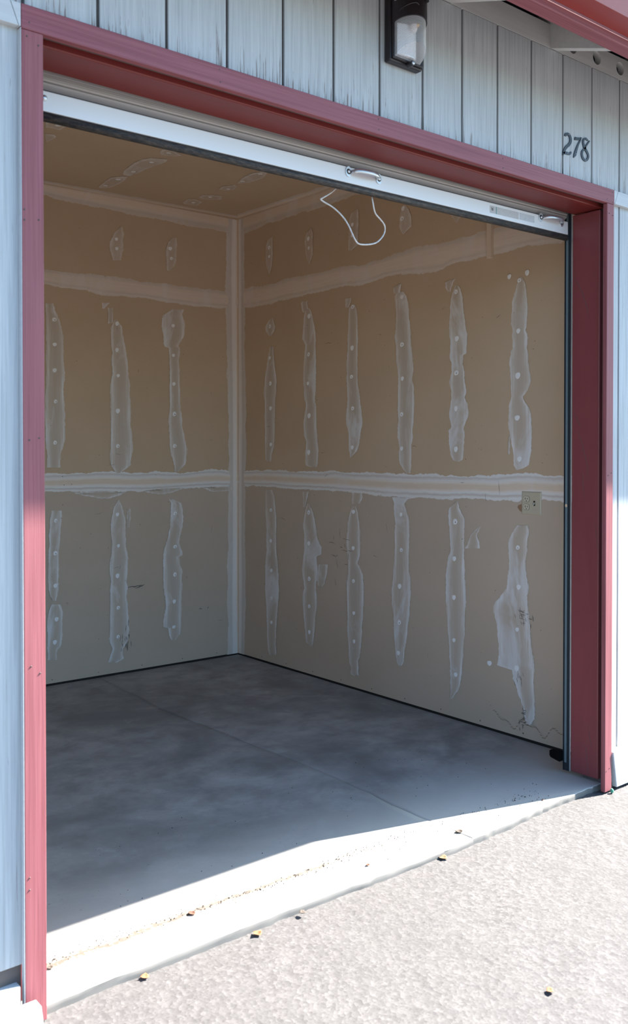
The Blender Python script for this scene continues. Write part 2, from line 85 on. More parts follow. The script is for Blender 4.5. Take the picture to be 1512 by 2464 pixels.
def math_(m, op, a, b=None):
    x = nm(m, 'ShaderNodeMath', operation=op)
    for i, v in ((0, a), (1, b)):
        if v is None: continue
        if isinstance(v, (int, float)): x.inputs[i].default_value = v
        else: lk(m, v, x.inputs[i])
    return x.outputs[0]
def attr(m, name):
    a = nm(m, 'ShaderNodeAttribute'); a.attribute_name = name; return a.outputs['Fac']
def bump(m, b, h, strength=.3, dist=.002):
    n = nm(m, 'ShaderNodeBump'); n.inputs['Strength'].default_value = strength; n.inputs['Distance'].default_value = dist
    lk(m, h, n.inputs['Height']); lk(m, n.outputs[0], b.inputs['Normal'])
def zcoord(m):
    tc = nm(m, 'ShaderNodeTexCoord'); s = nm(m, 'ShaderNodeSeparateXYZ'); lk(m, tc.outputs['Object'], s.inputs[0]); return s.outputs

def wood_paint(name, col, dark, grain, rough=.6, wear=None, amount=.5, bstr=.35, zlow=None):
    m, b = base(name, col, rough)
    n1 = noise(m, grain, 6, .6, 1.0, .4); n2 = noise(m, (3,3,3), 3)
    c = mixc(m, ramp(m, n1, [(.30, g(0)), (.62, g(1))]), dark, col)
    c = mixc(m, math_(m, 'MULTIPLY', n2, .35), c, tuple(v*.8 for v in col))
    if wear:
        n3 = noise(m, tuple(v*1.6 for v in grain), 5, .7, 1.0, .3)
        msk = ramp(m, n3, [(amount, g(1)), (amount+.05, g(0))])
        if zlow is not None:
            z = zcoord(m)[2]
            mr = nm(m, 'ShaderNodeMapRange'); lk(m, z, mr.inputs[0])
            mr.inputs[1].default_value = zlow[0]; mr.inputs[2].default_value = zlow[1]
            mr.inputs[3].default_value = zlow[2]; mr.inputs[4].default_value = 0
            th = math_(m, 'ADD', amount, math_(m, 'MULTIPLY', mr.outputs[0], math_(m, 'GREATER_THAN', z, zlow[0]-.03)))
            msk = math_(m, 'MULTIPLY', math_(m, 'SUBTRACT', th, n3), 22); 
            cl = nm(m, 'ShaderNodeClamp'); lk(m, msk, cl.inputs[0]); msk = cl.outputs[0]
        c = mixc(m, math_(m, 'MULTIPLY', msk, .85), c, wear)
    lk(m, c, b.inputs['Base Color']); bump(m, b, n1, bstr, .0015)
    return m
M = {}
M['siding'] = wood_paint('weathered_grey_paint', (.515,.53,.535), (.36,.37,.38), (110,110,3.0), .65, (.15,.10,.08), .335, .6, (2.48, 2.60, .13))
M['frieze'] = wood_paint('grey_trim_paint', (.60,.59,.575), (.54,.53,.515), (4,60,60), .6)
M['white_board'] = wood_paint('white_board_paint', (.56,.575,.585), (.50,.51,.52), (3,70,70), .6)
M['groove'], _ = base('bare_groove_wood', (.10,.085,.08), .8)
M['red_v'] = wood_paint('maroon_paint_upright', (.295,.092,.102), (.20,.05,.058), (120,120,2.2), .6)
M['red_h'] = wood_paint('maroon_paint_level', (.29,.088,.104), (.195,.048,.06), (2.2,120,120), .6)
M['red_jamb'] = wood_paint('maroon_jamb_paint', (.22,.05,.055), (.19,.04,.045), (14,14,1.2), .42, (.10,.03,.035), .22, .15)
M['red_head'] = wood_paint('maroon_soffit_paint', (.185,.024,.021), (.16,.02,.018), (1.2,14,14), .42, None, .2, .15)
M['red_metal'], _ = base('red_gutter_metal', (.29,.045,.038), .4)
M['dark_wood'], _ = base('dark_framing_wood', (.03,.022,.018), .9)

def drywall(name, f):
    m, b = base(name, (.56,.43,.30), .85)
    n = noise(m, (1.4,1.4,1.4), 5, .6); n2 = noise(m, (160,160,160), 2)
    c = mixc(m, ramp(m, n, [(.3, g(0)), (.7, g(1))]), *[tuple(a_*b_ for a_, b_ in zip(q_, f)) for q_ in ((.55,.408,.272), (.615,.462,.318))])
    spk = noise(m, (38,38,38), 3, .6)
    c = mixc(m, ramp(m, spk, [(.245, g(.5)), (.27, g(0))]), c, (.17,.11,.07))
    lk(m, c, b.inputs['Base Color']); bump(m, b, n2, .08, .0008); return m
M['drywall'] = drywall('bare_drywall_paper', (1, 1, 1)); M['drywall_low'] = drywall('sky_lit_drywall_paper', (.955, 1.03, 1.17))  # lowest sheets carry the bluish sky light in their colour
def compound(name, stops, grain, mot=.35):
    m, b = base(name, (.5,.5,.5), .8)
    a = attr(m, 'across')
    n = noise(m, grain, 5, .65, 1.0, .3)
    n2 = noise(m, (26,26,26), 4, .6)
    sh = math_(m, 'ADD', a, math_(m, 'MULTIPLY', math_(m, 'SUBTRACT', n2, .5), .10))
    c = ramp(m, sh, [(p_, tuple(min(.86, v*f) for v, f in zip(c_, (1.38, 1.36, 1.33)))) for p_, c_ in stops])
    c = mixc(m, math_(m, 'MULTIPLY', ramp(m, n, [(.38, g(1)), (.62, g(0))]), mot), c, (.57,.455,.34))
    n4 = noise(m, (5,5,2.2), 4, .65, 1.0, .6)
    c = mixc(m, math_(m, 'MULTIPLY', ramp(m, n4, [(.52, g(0)), (.66, g(1))]), .7 if name == 'stud_compound' else .25), c, (.80,.79,.79))
    lk(m, c, b.inputs['Base Color']); bump(m, b, n, .12, .001); return m
_w, _g2, _m = (.60,.58,.57), (.455,.40,.35), (.49,.44,.40)
M['patch'] = compound('stud_compound', [(0,(.55,.53,.52)),(.07,(.60,.585,.58)),(.24,(.45,.405,.36)),(.42,(.41,.355,.30)),(.58,(.41,.355,.30)),(.78,(.46,.415,.375)),(.93,(.60,.585,.58)),(1,(.55,.53,.52))], (85,85,4), .6)
M['patch_thin'] = compound('thin_compound', [(0,(.50,.45,.40)),(.06,(.53,.48,.435)),(.3,(.43,.355,.29)),(.7,(.43,.355,.29)),(.94,(.53,.48,.435)),(1,(.50,.45,.40))], (30,30,30), .55)
M['seam'] = compound('seam_compound', [(0,(.56,.54,.53)),(.05,(.64,.62,.61)),(.13,(.48,.44,.41)),(.24,_w),(.33,(.63,.575,.52)),(.42,(.57,.475,.38)),(.58,(.57,.475,.38)),(.67,(.62,.57,.53)),(.75,(.64,.62,.61)),(.83,(.47,.43,.40)),(.93,(.64,.62,.61)),(1,(.56,.54,.53))], (3,3,160), .15)
M['high'] = compound('upper_seam_compound', [(0,(.47,.41,.35)),(.12,(.50,.435,.38)),(.25,(.56,.48,.41)),(.7,(.57,.49,.42)),(.82,(.49,.425,.365)),(.92,(.55,.49,.435)),(1,(.48,.42,.36))], (3,3,120), .18)
M['corner'] = compound('corner_compound', [(0,(.48,.43,.385)),(.10,(.49,.445,.405)),(.40,(.47,.43,.395)),(.55,(.61,.575,.55)),(.82,(.62,.575,.54)),(.92,(.58,.48,.39)),(1,(.53,.42,.32))], (120,120,3), .15)
M['coving'] = compound('ceiling_corner_compound', [(0,(.50,.42,.345)),(.15,(.57,.475,.39)),(.42,(.57,.475,.39)),(.6,(.55,.485,.425)),(.75,(.47,.415,.36)),(.95,(.49,.43,.375)),(1,(.50,.44,.385))], (3,3,60), .18)
M['spot'], _ = base('screw_spot_compound', (.90,.885,.87), .75)
M['rust'], _ = base('rusty_screw_hole', (.16,.08,.04), .9)
M['scuff'], _ = base('dark_scuff', (.17,.14,.12), .9)
M['stain'], _ = base('brown_water_line', (.27,.19,.11), .9)

def concrete(name, face=False):
    m, b = base(name, (.3,.3,.3), .75)
    n = noise(m, (1.6,1.6,1.6), 6, .62, 1, .6); n2 = noise(m, (5.5,6,5), 5, .62, 1, .2); n3 = noise(m, (45,45,45), 4, .6)
    c = ramp(m, n, [(.33,(.215,.212,.205)),(.48,(.31,.305,.29)),(.64,(.395,.388,.365))])
    c = mixc(m, ramp(m, n2, [(.34, g(.60)), (.56, g(0))]), c, (.17,.165,.155))
    c = mixc(m, ramp(m, n2, [(.60, g(0)), (.72, g(.4))]), c, (.50,.495,.475))
    c = mixc(m, ramp(m, n3, [(.27, g(.7)), (.31, g(0))]), c, (.12,.10,.085))
    # sunlit brightness put into the threshold's colour; the dirty floor behind stays darker
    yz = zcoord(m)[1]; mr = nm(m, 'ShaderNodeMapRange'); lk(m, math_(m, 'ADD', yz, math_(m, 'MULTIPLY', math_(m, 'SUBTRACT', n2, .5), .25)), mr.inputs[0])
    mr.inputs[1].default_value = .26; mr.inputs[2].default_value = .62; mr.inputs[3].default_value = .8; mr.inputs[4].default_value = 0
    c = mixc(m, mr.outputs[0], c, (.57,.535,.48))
    # rusty dirt left along the line where the closed door rests, and smaller smears in front of it
    xy = zcoord(m); n5 = noise(m, (2.2,2.2,2.2), 3); n6 = noise(m, (60,90,60), 5, .75)
    dd = math_(m, 'ABSOLUTE', math_(m, 'SUBTRACT', xy[1], math_(m, 'ADD', .150, math_(m, 'MULTIPLY', n5, .10))))
    ln = nm(m, 'ShaderNodeMapRange'); lk(m, dd, ln.inputs[0]); ln.inputs[1].default_value = 0; ln.inputs[2].default_value = .034; ln.inputs[3].default_value = .34; ln.inputs[4].default_value = 0
    lf = math_(m, 'MULTIPLY', math_(m, 'SUBTRACT', math_(m, 'ADD', n6, ln.outputs[0]), .62), 6.0)
    cl = nm(m, 'ShaderNodeClamp'); lk(m, lf, cl.inputs[0]); cl.inputs[2].default_value = .9
    xr = nm(m, 'ShaderNodeMapRange'); lk(m, xy[0], xr.inputs[0]); xr.inputs[1].default_value = 1.1; xr.inputs[2].default_value = 1.7; xr.inputs[3].default_value = 1; xr.inputs[4].default_value = 0
    c = mixc(m, math_(m, 'MULTIPLY', cl.outputs[0], xr.outputs[0]), c, (.085,.066,.048))
    lk(m, c, b.inputs['Base Color'])
    rr = ramp(m, n, [(.3, g(.62)), (.7, g(.8))]); lk(m, rr, b.inputs['Roughness'])
    bump(m, b, n3, .15, .002); return m
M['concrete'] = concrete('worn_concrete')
M['joint'], _ = base('joint_dirt', (.03,.03,.03), .95)
M['found'], _ = base('foundation_concrete', (.15,.145,.135), .9)
def asphalt():
    m, b = base('sun_bleached_asphalt', (.14,.13,.125), .9)
    v = nm(m, 'ShaderNodeTexVoronoi'); tc = nm(m, 'ShaderNodeTexCoord'); v.inputs['Scale'].default_value = 95
    lk(m, tc.outputs['Object'], v.inputs['Vector'])
    n = noise(m, (2,2,2), 4); n2 = noise(m, (130,130,130), 3)
    c = ramp(m, v.outputs['Color'], [(.1,(.072,.067,.065)),(.5,(.092,.086,.084)),(.9,(.12,.112,.109))])
    c = mixc(m, ramp(m, n, [(.35, g(.35)), (.65, g(0))]), c, (.085,.08,.077))
    c = mixc(m, ramp(m, n2, [(.33, g(.6)), (.42, g(0))]), c, (.055,.048,.045))
    lk(m, c, b.inputs['Base Color']); bump(m, b, v.outputs['Distance'], .3, .003); return m
M['asphalt'] = asphalt()
M['door_white'], _ = base('white_door_enamel', (.72,.74,.765), .4)
M['door_cream'], _ = base('cream_door_curtain', (.44,.415,.40), .4)
M['rubber'] = None
def rubber():
    m, b = base('dusty_black_rubber', (.03,.03,.03), .6)
    n = noise(m, (40,160,160), 5, .7); c = ramp(m, n, [(.42,(.018,.019,.022)),(.62,(.075,.062,.05))])
    lk(m, c, b.inputs['Base Color']); return m
M['rubber'] = rubber()
def galv():
    m, b = base('galvanised_steel', (.62,.66,.70), .38, .85)
    n = noise(m, (40,40,40), 3); lk(m, ramp(m, n, [(.3, g(.28)), (.7, g(.5))]), b.inputs['Roughness']); return m
M['galv'] = galv()
M['steel_dark'], _ = base('dark_rail_steel', (.018,.024,.03), .5, .0)
M['steel_web'], _ = base('blue_grey_rail_steel', (.15,.21,.24), .45, .2)
M['black'], _ = base('matt_black_plastic', (.003,.003,.003), .9, 0, .1)
M['bronze'], _ = base('dark_bronze_enamel', (.018,.014,.016), .35)
M['ivory'], _ = base('ivory_plastic', (.56,.50,.37), .4)
M['ivory2'], _ = base('pale_ivory_plastic', (.66,.60,.46), .35)
M['slot'], _ = base('dark_slot', (.02,.018,.015), .8)
M['num'], _ = base('dark_slate_metal', (.045,.058,.075), .5, .2)
M['cord'] = wood_paint('dirty_white_cord', (.66,.64,.62), (.45,.43,.42), (70,70,70), .8, (.1,.08,.07), .28, .3)
M['cleat'] = wood_paint('raw_pine', (.76,.62,.47), (.68,.55,.41), (60,60,3), .8)
M['reflector'], _ = base('white_reflector', (.80,.82,.85), .3)
M['bulbglass'], _ = base('frosted_bulb', (.75,.66,.62), .3)
M['orange'], _ = base('amber_bulb_tip', (.85,.42,.05), .3)
M['paper'] = None
def label_paper(name, lines, ink, wht):
    m, b = base(name, wht, .6)
    z = zcoord(m); n = noise(m, (330,10,520), 3, .7); n2 = noise(m, (60,60,60), 4, .7)
    c = mixc(m, ramp(m, n, [(.47, g(0)), (.53, g(.8))]), wht, ink)
    c = mixc(m, ramp(m, n2, [(.35, g(.6)), (.45, g(0))]), c, tuple(v*.75 for v in wht))
    lk(m, c, b.inputs['Base Color']); return m
M['label'] = label_paper('faded_printed_label', 8, (.33,.33,.35), (.60,.60,.60))
M['label2'] = label_paper('scuffed_silver_label', 8, (.45,.47,.50), (.58,.60,.63))
M['lamplabel'] = label_paper('lamp_rating_label', 8, (.25,.24,.24), (.48,.46,.45))
M['teal'], _ = base('teal_print', (.10,.28,.27), .6)
M['ink'], _ = base('black_print', (.05,.05,.05), .6)
def lens():
    m = bpy.data.materials.new('ribbed_clear_lens'); m.use_nodes = True
    t = m.node_tree; b = t.nodes['Principled BSDF']; out = t.nodes['Material Output']
    b.inputs['Base Color'].default_value = (.78,.79,.82,1); b.inputs['Roughness'].default_value = .18
    tr = nm(m, 'ShaderNodeBsdfTransparent'); tr.inputs[0].default_value = (.93,.94,.96,1)
    mx = nm(m, 'ShaderNodeMixShader'); mx.inputs[0].default_value = .34
    lk(m, tr.outputs[0], mx.inputs[1]); lk(m, b.outputs[0], mx.inputs[2]); lk(m, mx.outputs[0], out.inputs[0]); return m
M['lens'] = lens()
LEAF = [base('leaf_%s' % n, c, .8)[0] for n, c in (('tan', (.24,.14,.07)), ('brown', (.14,.07,.045)), ('orange', (.30,.13,.06)), ('grey', (.10,.08,.065)), ('green', (.08,.30,.20)))]
# ------------------------------------------------------------------ building helpers
def wmat(o):
    return o.matrix_basis if o.parent is None else wmat(o.parent) @ o.matrix_parent_inverse @ o.matrix_basis
class MB:
    def __init__(s): s.v = []; s.f = []; s.mi = []; s.at = None
    def box(s, x0, x1, y0, y1, z0, z1, mi=0):
        k = len(s.v)
        s.v += [(x, y, z) for z in (z0, z1) for y in (y0, y1) for x in (x0, x1)]
        s.f += [tuple(k + i for i in q) for q in ((0,2,3,1),(4,5,7,6),(0,1,5,4),(2,6,7,3),(0,4,6,2),(1,3,7,5))]; s.mi += [mi]*6
        return s
    def prism(s, pts, axis, a, b, mi=0):            # a closed outline swept along an axis; pts in the other two coordinates
        n = len(pts); k = len(s.v)
        def P(p, t):
            return (t, p[0], p[1]) if axis == 0 else ((p[0], t, p[1]) if axis == 1 else (p[0], p[1], t))
        s.v += [P(p, a) for p in pts] + [P(p, b) for p in pts]
        for i in range(n):
            j = (i+1) % n; s.f.append((k+i, k+j, k+n+j, k+n+i)); s.mi.append(mi)
        s.f.append(tuple(k+i for i in range(n))[::-1]); s.f.append(tuple(k+n+i for i in range(n))); s.mi += [mi, mi]
        return s
    def tube(s, pts, r, n=10, mi=0, cap=True):
        pts = [Vector(p) for p in pts]; R = r if isinstance(r, (list, tuple)) else [r]*len(pts); k0 = len(s.v)
        up = Vector((0.3, 0.2, 1)).normalized()
        for i, p in enumerate(pts):
            t = (pts[min(i+1, len(pts)-1)] - pts[max(i-1, 0)]).normalized()
            u = t.cross(up); u = u.normalized() if u.length > 1e-4 else t.orthogonal().normalized()
            v = u.cross(t).normalized(); up = v
            rr = R[i] if isinstance(R[i], tuple) else (R[i], R[i])
            for q in range(n):
                a = 2*math.pi*q/n; s.v.append(tuple(p + u*math.cos(a)*rr[0] + v*math.sin(a)*rr[1]))
        for i in range(len(pts)-1):
            for q in range(n):
                a, b = k0+i*n+q, k0+i*n+(q+1) % n
                s.f.append((a, b, b+n, a+n)); s.mi.append(mi)
        if cap:
            s.f.append(tuple(k0+q for q in range(n))[::-1]); s.f.append(tuple(k0+(len(pts)-1)*n+q for q in range(n))); s.mi += [mi, mi]
        return s
    def build(s, name, mats, parent=None, smooth=False, bevel=0, loc=None):
        me = bpy.data.meshes.new(name)
        v = s.v
        if loc is not None: v = [(a-loc[0], b-loc[1], c-loc[2]) for a, b, c in v]
        me.from_pydata(v, [], s.f)
        for m in (mats if isinstance(mats, (list, tuple)) else [mats]): me.materials.append(m)
        me.polygons.foreach_set('material_index', s.mi)
        bm = bmesh.new(); bm.from_mesh(me); bmesh.ops.recalc_face_normals(bm, faces=bm.faces); bm.to_mesh(me); bm.free()
        if smooth: me.polygons.foreach_set('use_smooth', [True]*len(me.polygons))
        if s.at is not None:
            a = me.attributes.new('across', 'FLOAT', 'POINT'); a.data.foreach_set('value', s.at)
        o = bpy.data.objects.new(name, me); COL.objects.link(o)
        if loc is not None: o.location = loc
        if parent is not None:
            o.parent = parent
            o.matrix_parent_inverse = wmat(parent).inverted()
        if bevel:
            b = o.modifiers.new('bevel', 'BEVEL'); b.width = bevel; b.segments = 2; b.limit_method = 'ANGLE'
        return o
def tag(o, label=None, cat=None, group=None, kind=None):
    if label: o['label'] = label
    if cat: o['category'] = cat
    if group: o['group'] = group
    if kind: o['kind'] = kind
    return o
def empty(name, loc):
    o = bpy.data.objects.new(name, None); COL.objects.link(o); o.location = loc; o.empty_display_size = .05; return o
def box(name, mat, dims, parent=None, bevel=.0015):
    return MB().box(*dims).build(name, mat, parent, bevel=bevel)
def catmull(P, n=4):
    P = np.array(P, float); Q = np.vstack([2*P[0]-P[1], P, 2*P[-1]-P[-2]]); o = []
    for i in range(1, len(Q)-2):
        p0, p1, p2, p3 = Q[i-1:i+3]
        for k in range(n):
            t = k/n; o.append(.5*(2*p1+(-p0+p2)*t+(2*p0-5*p1+4*p2-p3)*t*t+(-p0+3*p1-3*p2+p3)*t**3))
    o.append(P[-1]); return np.array(o)
def vnoise(shape, cells):
    a = rng.random((cells[0]+2, cells[1]+2))
    y = np.linspace(0, cells[0], shape[0]); x = np.linspace(0, cells[1], shape[1])
    yi = y.astype(int); xi = x.astype(int); fy = (y-yi)[:, None]; fx = (x-xi)[None]
    fy = fy*fy*(3-2*fy); fx = fx*fx*(3-2*fx)
    A = a[np.ix_(yi, xi)]; B = a[np.ix_(yi, xi+1)]; Cc = a[np.ix_(yi+1, xi)]; D = a[np.ix_(yi+1, xi+1)]
    return (A*(1-fx)+B*fx)*(1-fy)+(Cc*(1-fx)+D*fx)*fy - .5
# ------------------------------------------------------------------ ground and slab
def axis(fine0, fine1, step, lo, hi):
    a = list(np.arange(fine0, fine1+1e-6, step))
    b = [fine0 - .06*1.35**k*3 for k in range(1, 16)]; c = [fine1 + .06*1.35**k*3 for k in range(1, 16)]
    return np.array(sorted([v for v in b if v > lo] + [lo]) + a + [v for v in c if v < hi] + [hi])
ax = axis(-.55, 3.3, .0085, -24, 24); ay = axis(-1.75, .075, .0085, -24, .075)
GX, GY = np.meshgrid(ax, ay)
h = vnoise(GX.shape, (260, 520))*.0030 + vnoise(GX.shape, (130, 250))*.0010 + vnoise(GX.shape, (20, 40))*.004
GZ = -.023 + h
GZ = np.where((GX < -.6) | (GX > 3.4) | (GY < -1.9), -.026, GZ)
ny_, nx_ = GX.shape
idx = np.arange(ny_*nx_).reshape(ny_, nx_)
F = np.stack([idx[:-1, :-1], idx[:-1, 1:], idx[1:, 1:], idx[1:, :-1]], -1).reshape(-1, 4)
me = bpy.data.meshes.new('asphalt_paving'); me.from_pydata(np.stack([GX, GY, GZ], -1).reshape(-1, 3).tolist(), [], F.tolist())
me.materials.append(M['asphalt']); me.polygons.foreach_set('use_smooth', [True]*len(me.polygons))
tag(MB and bpy.data.objects.new('asphalt_paving', me), 'sun-bleached grey asphalt paving in front of the open storage unit', 'paving', kind='structure')
COL.objects.link(bpy.data.objects['asphalt_paving'])

ck = catmull(np.array(CRACK[::-1])/1000.0, 4)          # front to back
ck[:, 0] = 1.66 + (ck[:, 0]-1.66)*np.interp(ck[:, 1], [0, .8, 3], [1, .9, .45])
ck[:, 0] += rng.normal(0, .003, len(ck)); ck = ck[ck[:, 1] > .29]; ck = np.vstack([[1.672, 0], ck])
YF = lambda x: float(np.interp(x, [.0, .079, .546, 1.009, 1.577, 1.95, 2.088, 2.5, 2.8], [.031, .031, .030, .027, .014, .028, .041, .047, .047]))
floor = MB().box(XL-.05, XB+.05, .06, YB+.05, -.12, -.030).build('floor', M['joint'])
tag(floor, 'bare stained concrete slab floor of the storage unit', 'floor', kind='structure')
def slab(side):
    ys = np.concatenate([[0, .004, .012, .03], np.arange(.06, 1.0, .03), np.arange(1.0, 1.001, .1)])
    mb = MB(); n = 56; m_ = 96
    t = np.linspace(0, 1, m_)**1.25
    fx = np.linspace(0, 1, n)
    und = vnoise((m_, n), (9, 6))*.0022 + vnoise((m_, n), (40, 30))*.0004
    V = np.zeros((m_, n, 3))
    for i in range(m_):
        y0 = .03 + t[i]*(YB-.03)
        xc = float(np.interp(y0, ck[:, 1], ck[:, 0]))
        gw = .0013 if y0 > .34 else .00025
        a, b = (XL, xc-gw) if side == 0 else (xc+gw, XB)
        for j in range(n):
            x = a + (b-a)*fx[j]; yf = YF(x) + (rng.normal(0, .0016) if i == 0 else 0)
            V[i, j] = (x, yf + t[i]*(YB-yf), und[i, j] - (.004*max(0, 1-abs(x-1.35)/.5) if i < 6 else 0)*(1-i/6))
    k = V.reshape(-1, 3).tolist()
    mb.v = k[:]; ii = np.arange(m_*n).reshape(m_, n)
    mb.f = np.stack([ii[:-1, :-1], ii[:-1, 1:], ii[1:, 1:], ii[1:, :-1]], -1).reshape(-1, 4).tolist()
    # rounded, chipped nose; shade on the front face put into darker concrete
    rows = [ii[0]]; nf = 0
    for dy, z in ((-.0015, -.0015), (-.002, -.014), (-.001, -.06)):
        st = len(mb.v)
        for j in range(n):
            v = V[0, j]; mb.v.append((v[0], v[1]+dy+rng.normal(0, .0012), v[2]+z))
        rows.append(np.arange(st, st+n))
    for a, b in zip(rows[:-1], rows[1:]):
        mb.f += [[int(b[j]), int(b[j+1]), int(a[j+1]), int(a[j])] for j in range(n-1)]; nf += (n-1)*(a is not rows[0])
    mb.mi = [0]*(len(mb.f)-nf)+[1]*nf
    edge = ii[:, -1] if side == 0 else ii[:, 0]; st = len(mb.v)
    for q in edge: v = mb.v[q]; mb.v.append((v[0], v[1], -.03))
    for j in range(m_-1): mb.f.append([int(edge[j]), int(edge[j+1]), st+j+1, st+j])
    mb.mi += [0]*(len(mb.f)-len(mb.mi))
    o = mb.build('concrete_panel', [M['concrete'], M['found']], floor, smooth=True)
    return o
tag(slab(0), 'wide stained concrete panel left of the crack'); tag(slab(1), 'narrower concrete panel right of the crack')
# crumbs of grit along the old door line on the slab
gb = MB()
for i in range(520):
    x = random.uniform(.08, 2.25); y = .20 + random.gauss(0, .012) - .03*max(0, x-1.0) + .012*math.sin(x*5)
    if x > 1.3 and random.random() < .5: y = random.uniform(.08, .2)
    if random.random() < .12: y = random.uniform(.2, .9); x = random.uniform(.3, 2.3)
    r = random.uniform(.0008, .0022); gb.tube([(x-r, y, .0005), (x, y+r*.3, r*.9), (x+r, y, .0005)], [r*.3, r, r*.3], 5)
tag(gb.build('grit', LEAF[3], None), 'brown grit and crumbs scattered along the slab threshold', 'grit', kind='stuff')
# ------------------------------------------------------------------ inside walls
def sheet_wall(name, label, back, sheets):
    w_ = MB().box(*back).build(name, M['dark_wood']); tag(w_, label, 'wall', kind='structure')
    for d in sheets: box('drywall_sheet', M['drywall_low' if d[4] < .1 else 'drywall'], d, w_, 0)
    return w_
zz = [(.013, 1.219), (1.2205, 2.4415), (2.443, ZC+.01)]
wall_back = sheet_wall('wall_back', 'unpainted drywall back wall with taped seams and patched screw rows', (XL-.05, XB+.08, YB+.0125, YB+.09, -.02, ZC+.1), [(XL-.02, XB, YB, YB+.0125, a, b) for a, b in zz])
wall_right = sheet_wall('wall_right', 'unpainted drywall right wall with six columns of patched screws', (XB+.0125, XB+.09, .12, YB+.08, -.02, ZC+.1), [(XB, XB+.0125, .17, YB, a, b) for a, b in zz])
wall_left = sheet_wall('wall_left', 'bare drywall wall hidden behind the left door casing', (XL-.09, XL-.0125, .12, YB+.08, -.02, ZC+.1), [(XL-.0125, XL, .17, YB, a, b) for a, b in zz])
ceiling = MB().box(XL-.05, XB+.08, .10, YB+.08, ZC+.0125, ZC+.05).build('ceiling', M['dark_wood'])
tag(ceiling, 'unpainted drywall ceiling with patched screw rows', 'ceiling', kind='structure')
box('drywall_sheet', M['drywall'], (XL, XB, .11, YB, ZC, ZC+.0125), ceiling, 0)
WOBJ = dict(b=wall_back, r=wall_right, c=ceiling)
def to3(wl, hh, zv, off):
    return (hh, YB-off, zv) if wl == 'b' else ((XB-off, hh, zv) if wl == 'r' else (hh, zv, ZC-off))
TS = (0, .09, .2, .35, .5, .65, .8, .91, 1)
def film(name, wl, pairs, mat, base_off=.0004, thick=.0013, step=.011, jit=.0022, jl=True, jr=True):
    A = np.array(pairs, float)/1000; mid = (A[:, :2]+A[:, 2:])/2
    d = np.concatenate([[0], np.cumsum(np.linalg.norm(np.diff(mid, axis=0), axis=1))]); L = d[-1]
    n = max(3, int(L/step)); s_ = np.linspace(0, L, n)
    B = np.stack([np.interp(s_, d, A[:, k]) for k in range(4)], 1)
    dr = B[:, 2:]-B[:, :2]; dl = np.linalg.norm(dr, axis=1, keepdims=True)+1e-6; dr /= dl
    lim = np.minimum(jit, dl[:, 0]*.15)
    B0 = B.copy()
    for k, on_ in ((0, jl), (1, jr)):
        if not on_: continue
        j = rng.normal(0, 1, n)*.6; c = np.interp(np.arange(n), np.arange(0, n+5, 5), rng.normal(0, 1.2, len(np.arange(0, n+5, 5)))); j = (j+c)*lim
        B[:, 2*k:2*k+2] += dr*j[:, None]
    mb = MB(); at = []
    for i in range(n):
        for t in TS:
            bb = B if t in (0, 1) else B0
            q = bb[i, :2]+(bb[i, 2:]-bb[i, :2])*t
            off = base_off+thick*min(1, 5*t*(1-t))
            if i in (0, n-1): off = base_off*.6
            mb.v.append(to3(wl, q[0], q[1], off)); at.append(t)
    w_ = len(TS)
    for i in range(n-1):
        for k in range(w_-1): mb.f.append((i*w_+k, i*w_+k+1, (i+1)*w_+k+1, (i+1)*w_+k))
    mb.mi = [0]*len(mb.f); mb.at = at
    return mb.build(name, mat, WOBJ[wl], smooth=True)
def blob(name, wl, pts, mat, off):
    P = np.array(pts, float)/1000; Q = []
    for i in range(len(P)):
        a, b = P[i], P[(i+1) % len(P)]; n = max(2, int(np.linalg.norm(b-a)/.012))
        for k in range(n): Q.append(a+(b-a)*k/n+rng.normal(0, .0016, 2))
    Q = np.array(Q); c = Q.mean(0); n = len(Q); mb = MB(); at = []
    for f, o, t in ((1, off*.5, 0), (.9, off, .07), (.6, off, .3)):
        for q in Q: p = c+(q-c)*f; mb.v.append(to3(wl, p[0], p[1], o)); at.append(t)
    mb.v.append(to3(wl, c[0], c[1], off)); at.append(.5)
    for r in range(2):
        for i in range(n): j = (i+1) % n; mb.f.append((r*n+i, r*n+j, (r+1)*n+j, (r+1)*n+i))
    for i in range(n): mb.f.append((2*n+i, 2*n+(i+1) % n, 3*n))
    mb.mi = [0]*len(mb.f); mb.at = at
    return mb.build(name, mat, WOBJ[wl], smooth=True)
for kind, wl, pairs in BANDS:
    horiz = not (wl == 'r' and kind == 'corner')
    if wl == 'r' and kind == 'corner': pairs = [(c, d, a, b) for a, b, c, d in pairs]
    pairs = list(pairs)                                  # the tape runs on past what the doorway shows
    a0, an = pairs[0], pairs[-1]
    if kind != 'corner' and wl == 'b': pairs.insert(0, (XL*1000, a0[1], XL*1000, a0[3]))
    elif kind != 'corner' and wl == 'r': pairs.insert(0, (180, a0[1], 180, a0[3]))
    elif wl == 'c' and len(pairs) > 5: pairs.insert(0, (XL*1000, a0[1], XL*1000, a0[3]))
    elif wl == 'c': pairs.append((XB*1000, 200, an[2]-2, 200))
    o = film('joint_tape', wl, pairs, M[kind], .0004, {'coving': .0010, 'seam': .0014, 'high': .0014, 'corner': .0018}[kind], .012, .0032, kind not in ('coving',), kind != 'corner')
    lab = {'seam': 'pale taped seam with peach centre at chest height', 'high': 'upper taped seam', 'corner': 'taped inside corner strip', 'coving': 'taped strip where wall meets ceiling'}[kind]
    tag(o, lab)
for i, (wl, pairs) in enumerate(PATCHES):
    zmid = (pairs[0][1]+pairs[-1][1])/2
    film('compound_patch', wl, pairs, M['patch_thin'] if zmid > 2440 else M['patch'], .0024+.00002*i, .0012, .010, .0024)
for wl, pts in POLYS: blob('compound_patch', wl, pts, M['patch_thin'] if wl == 'c' else M['patch'], .0034)
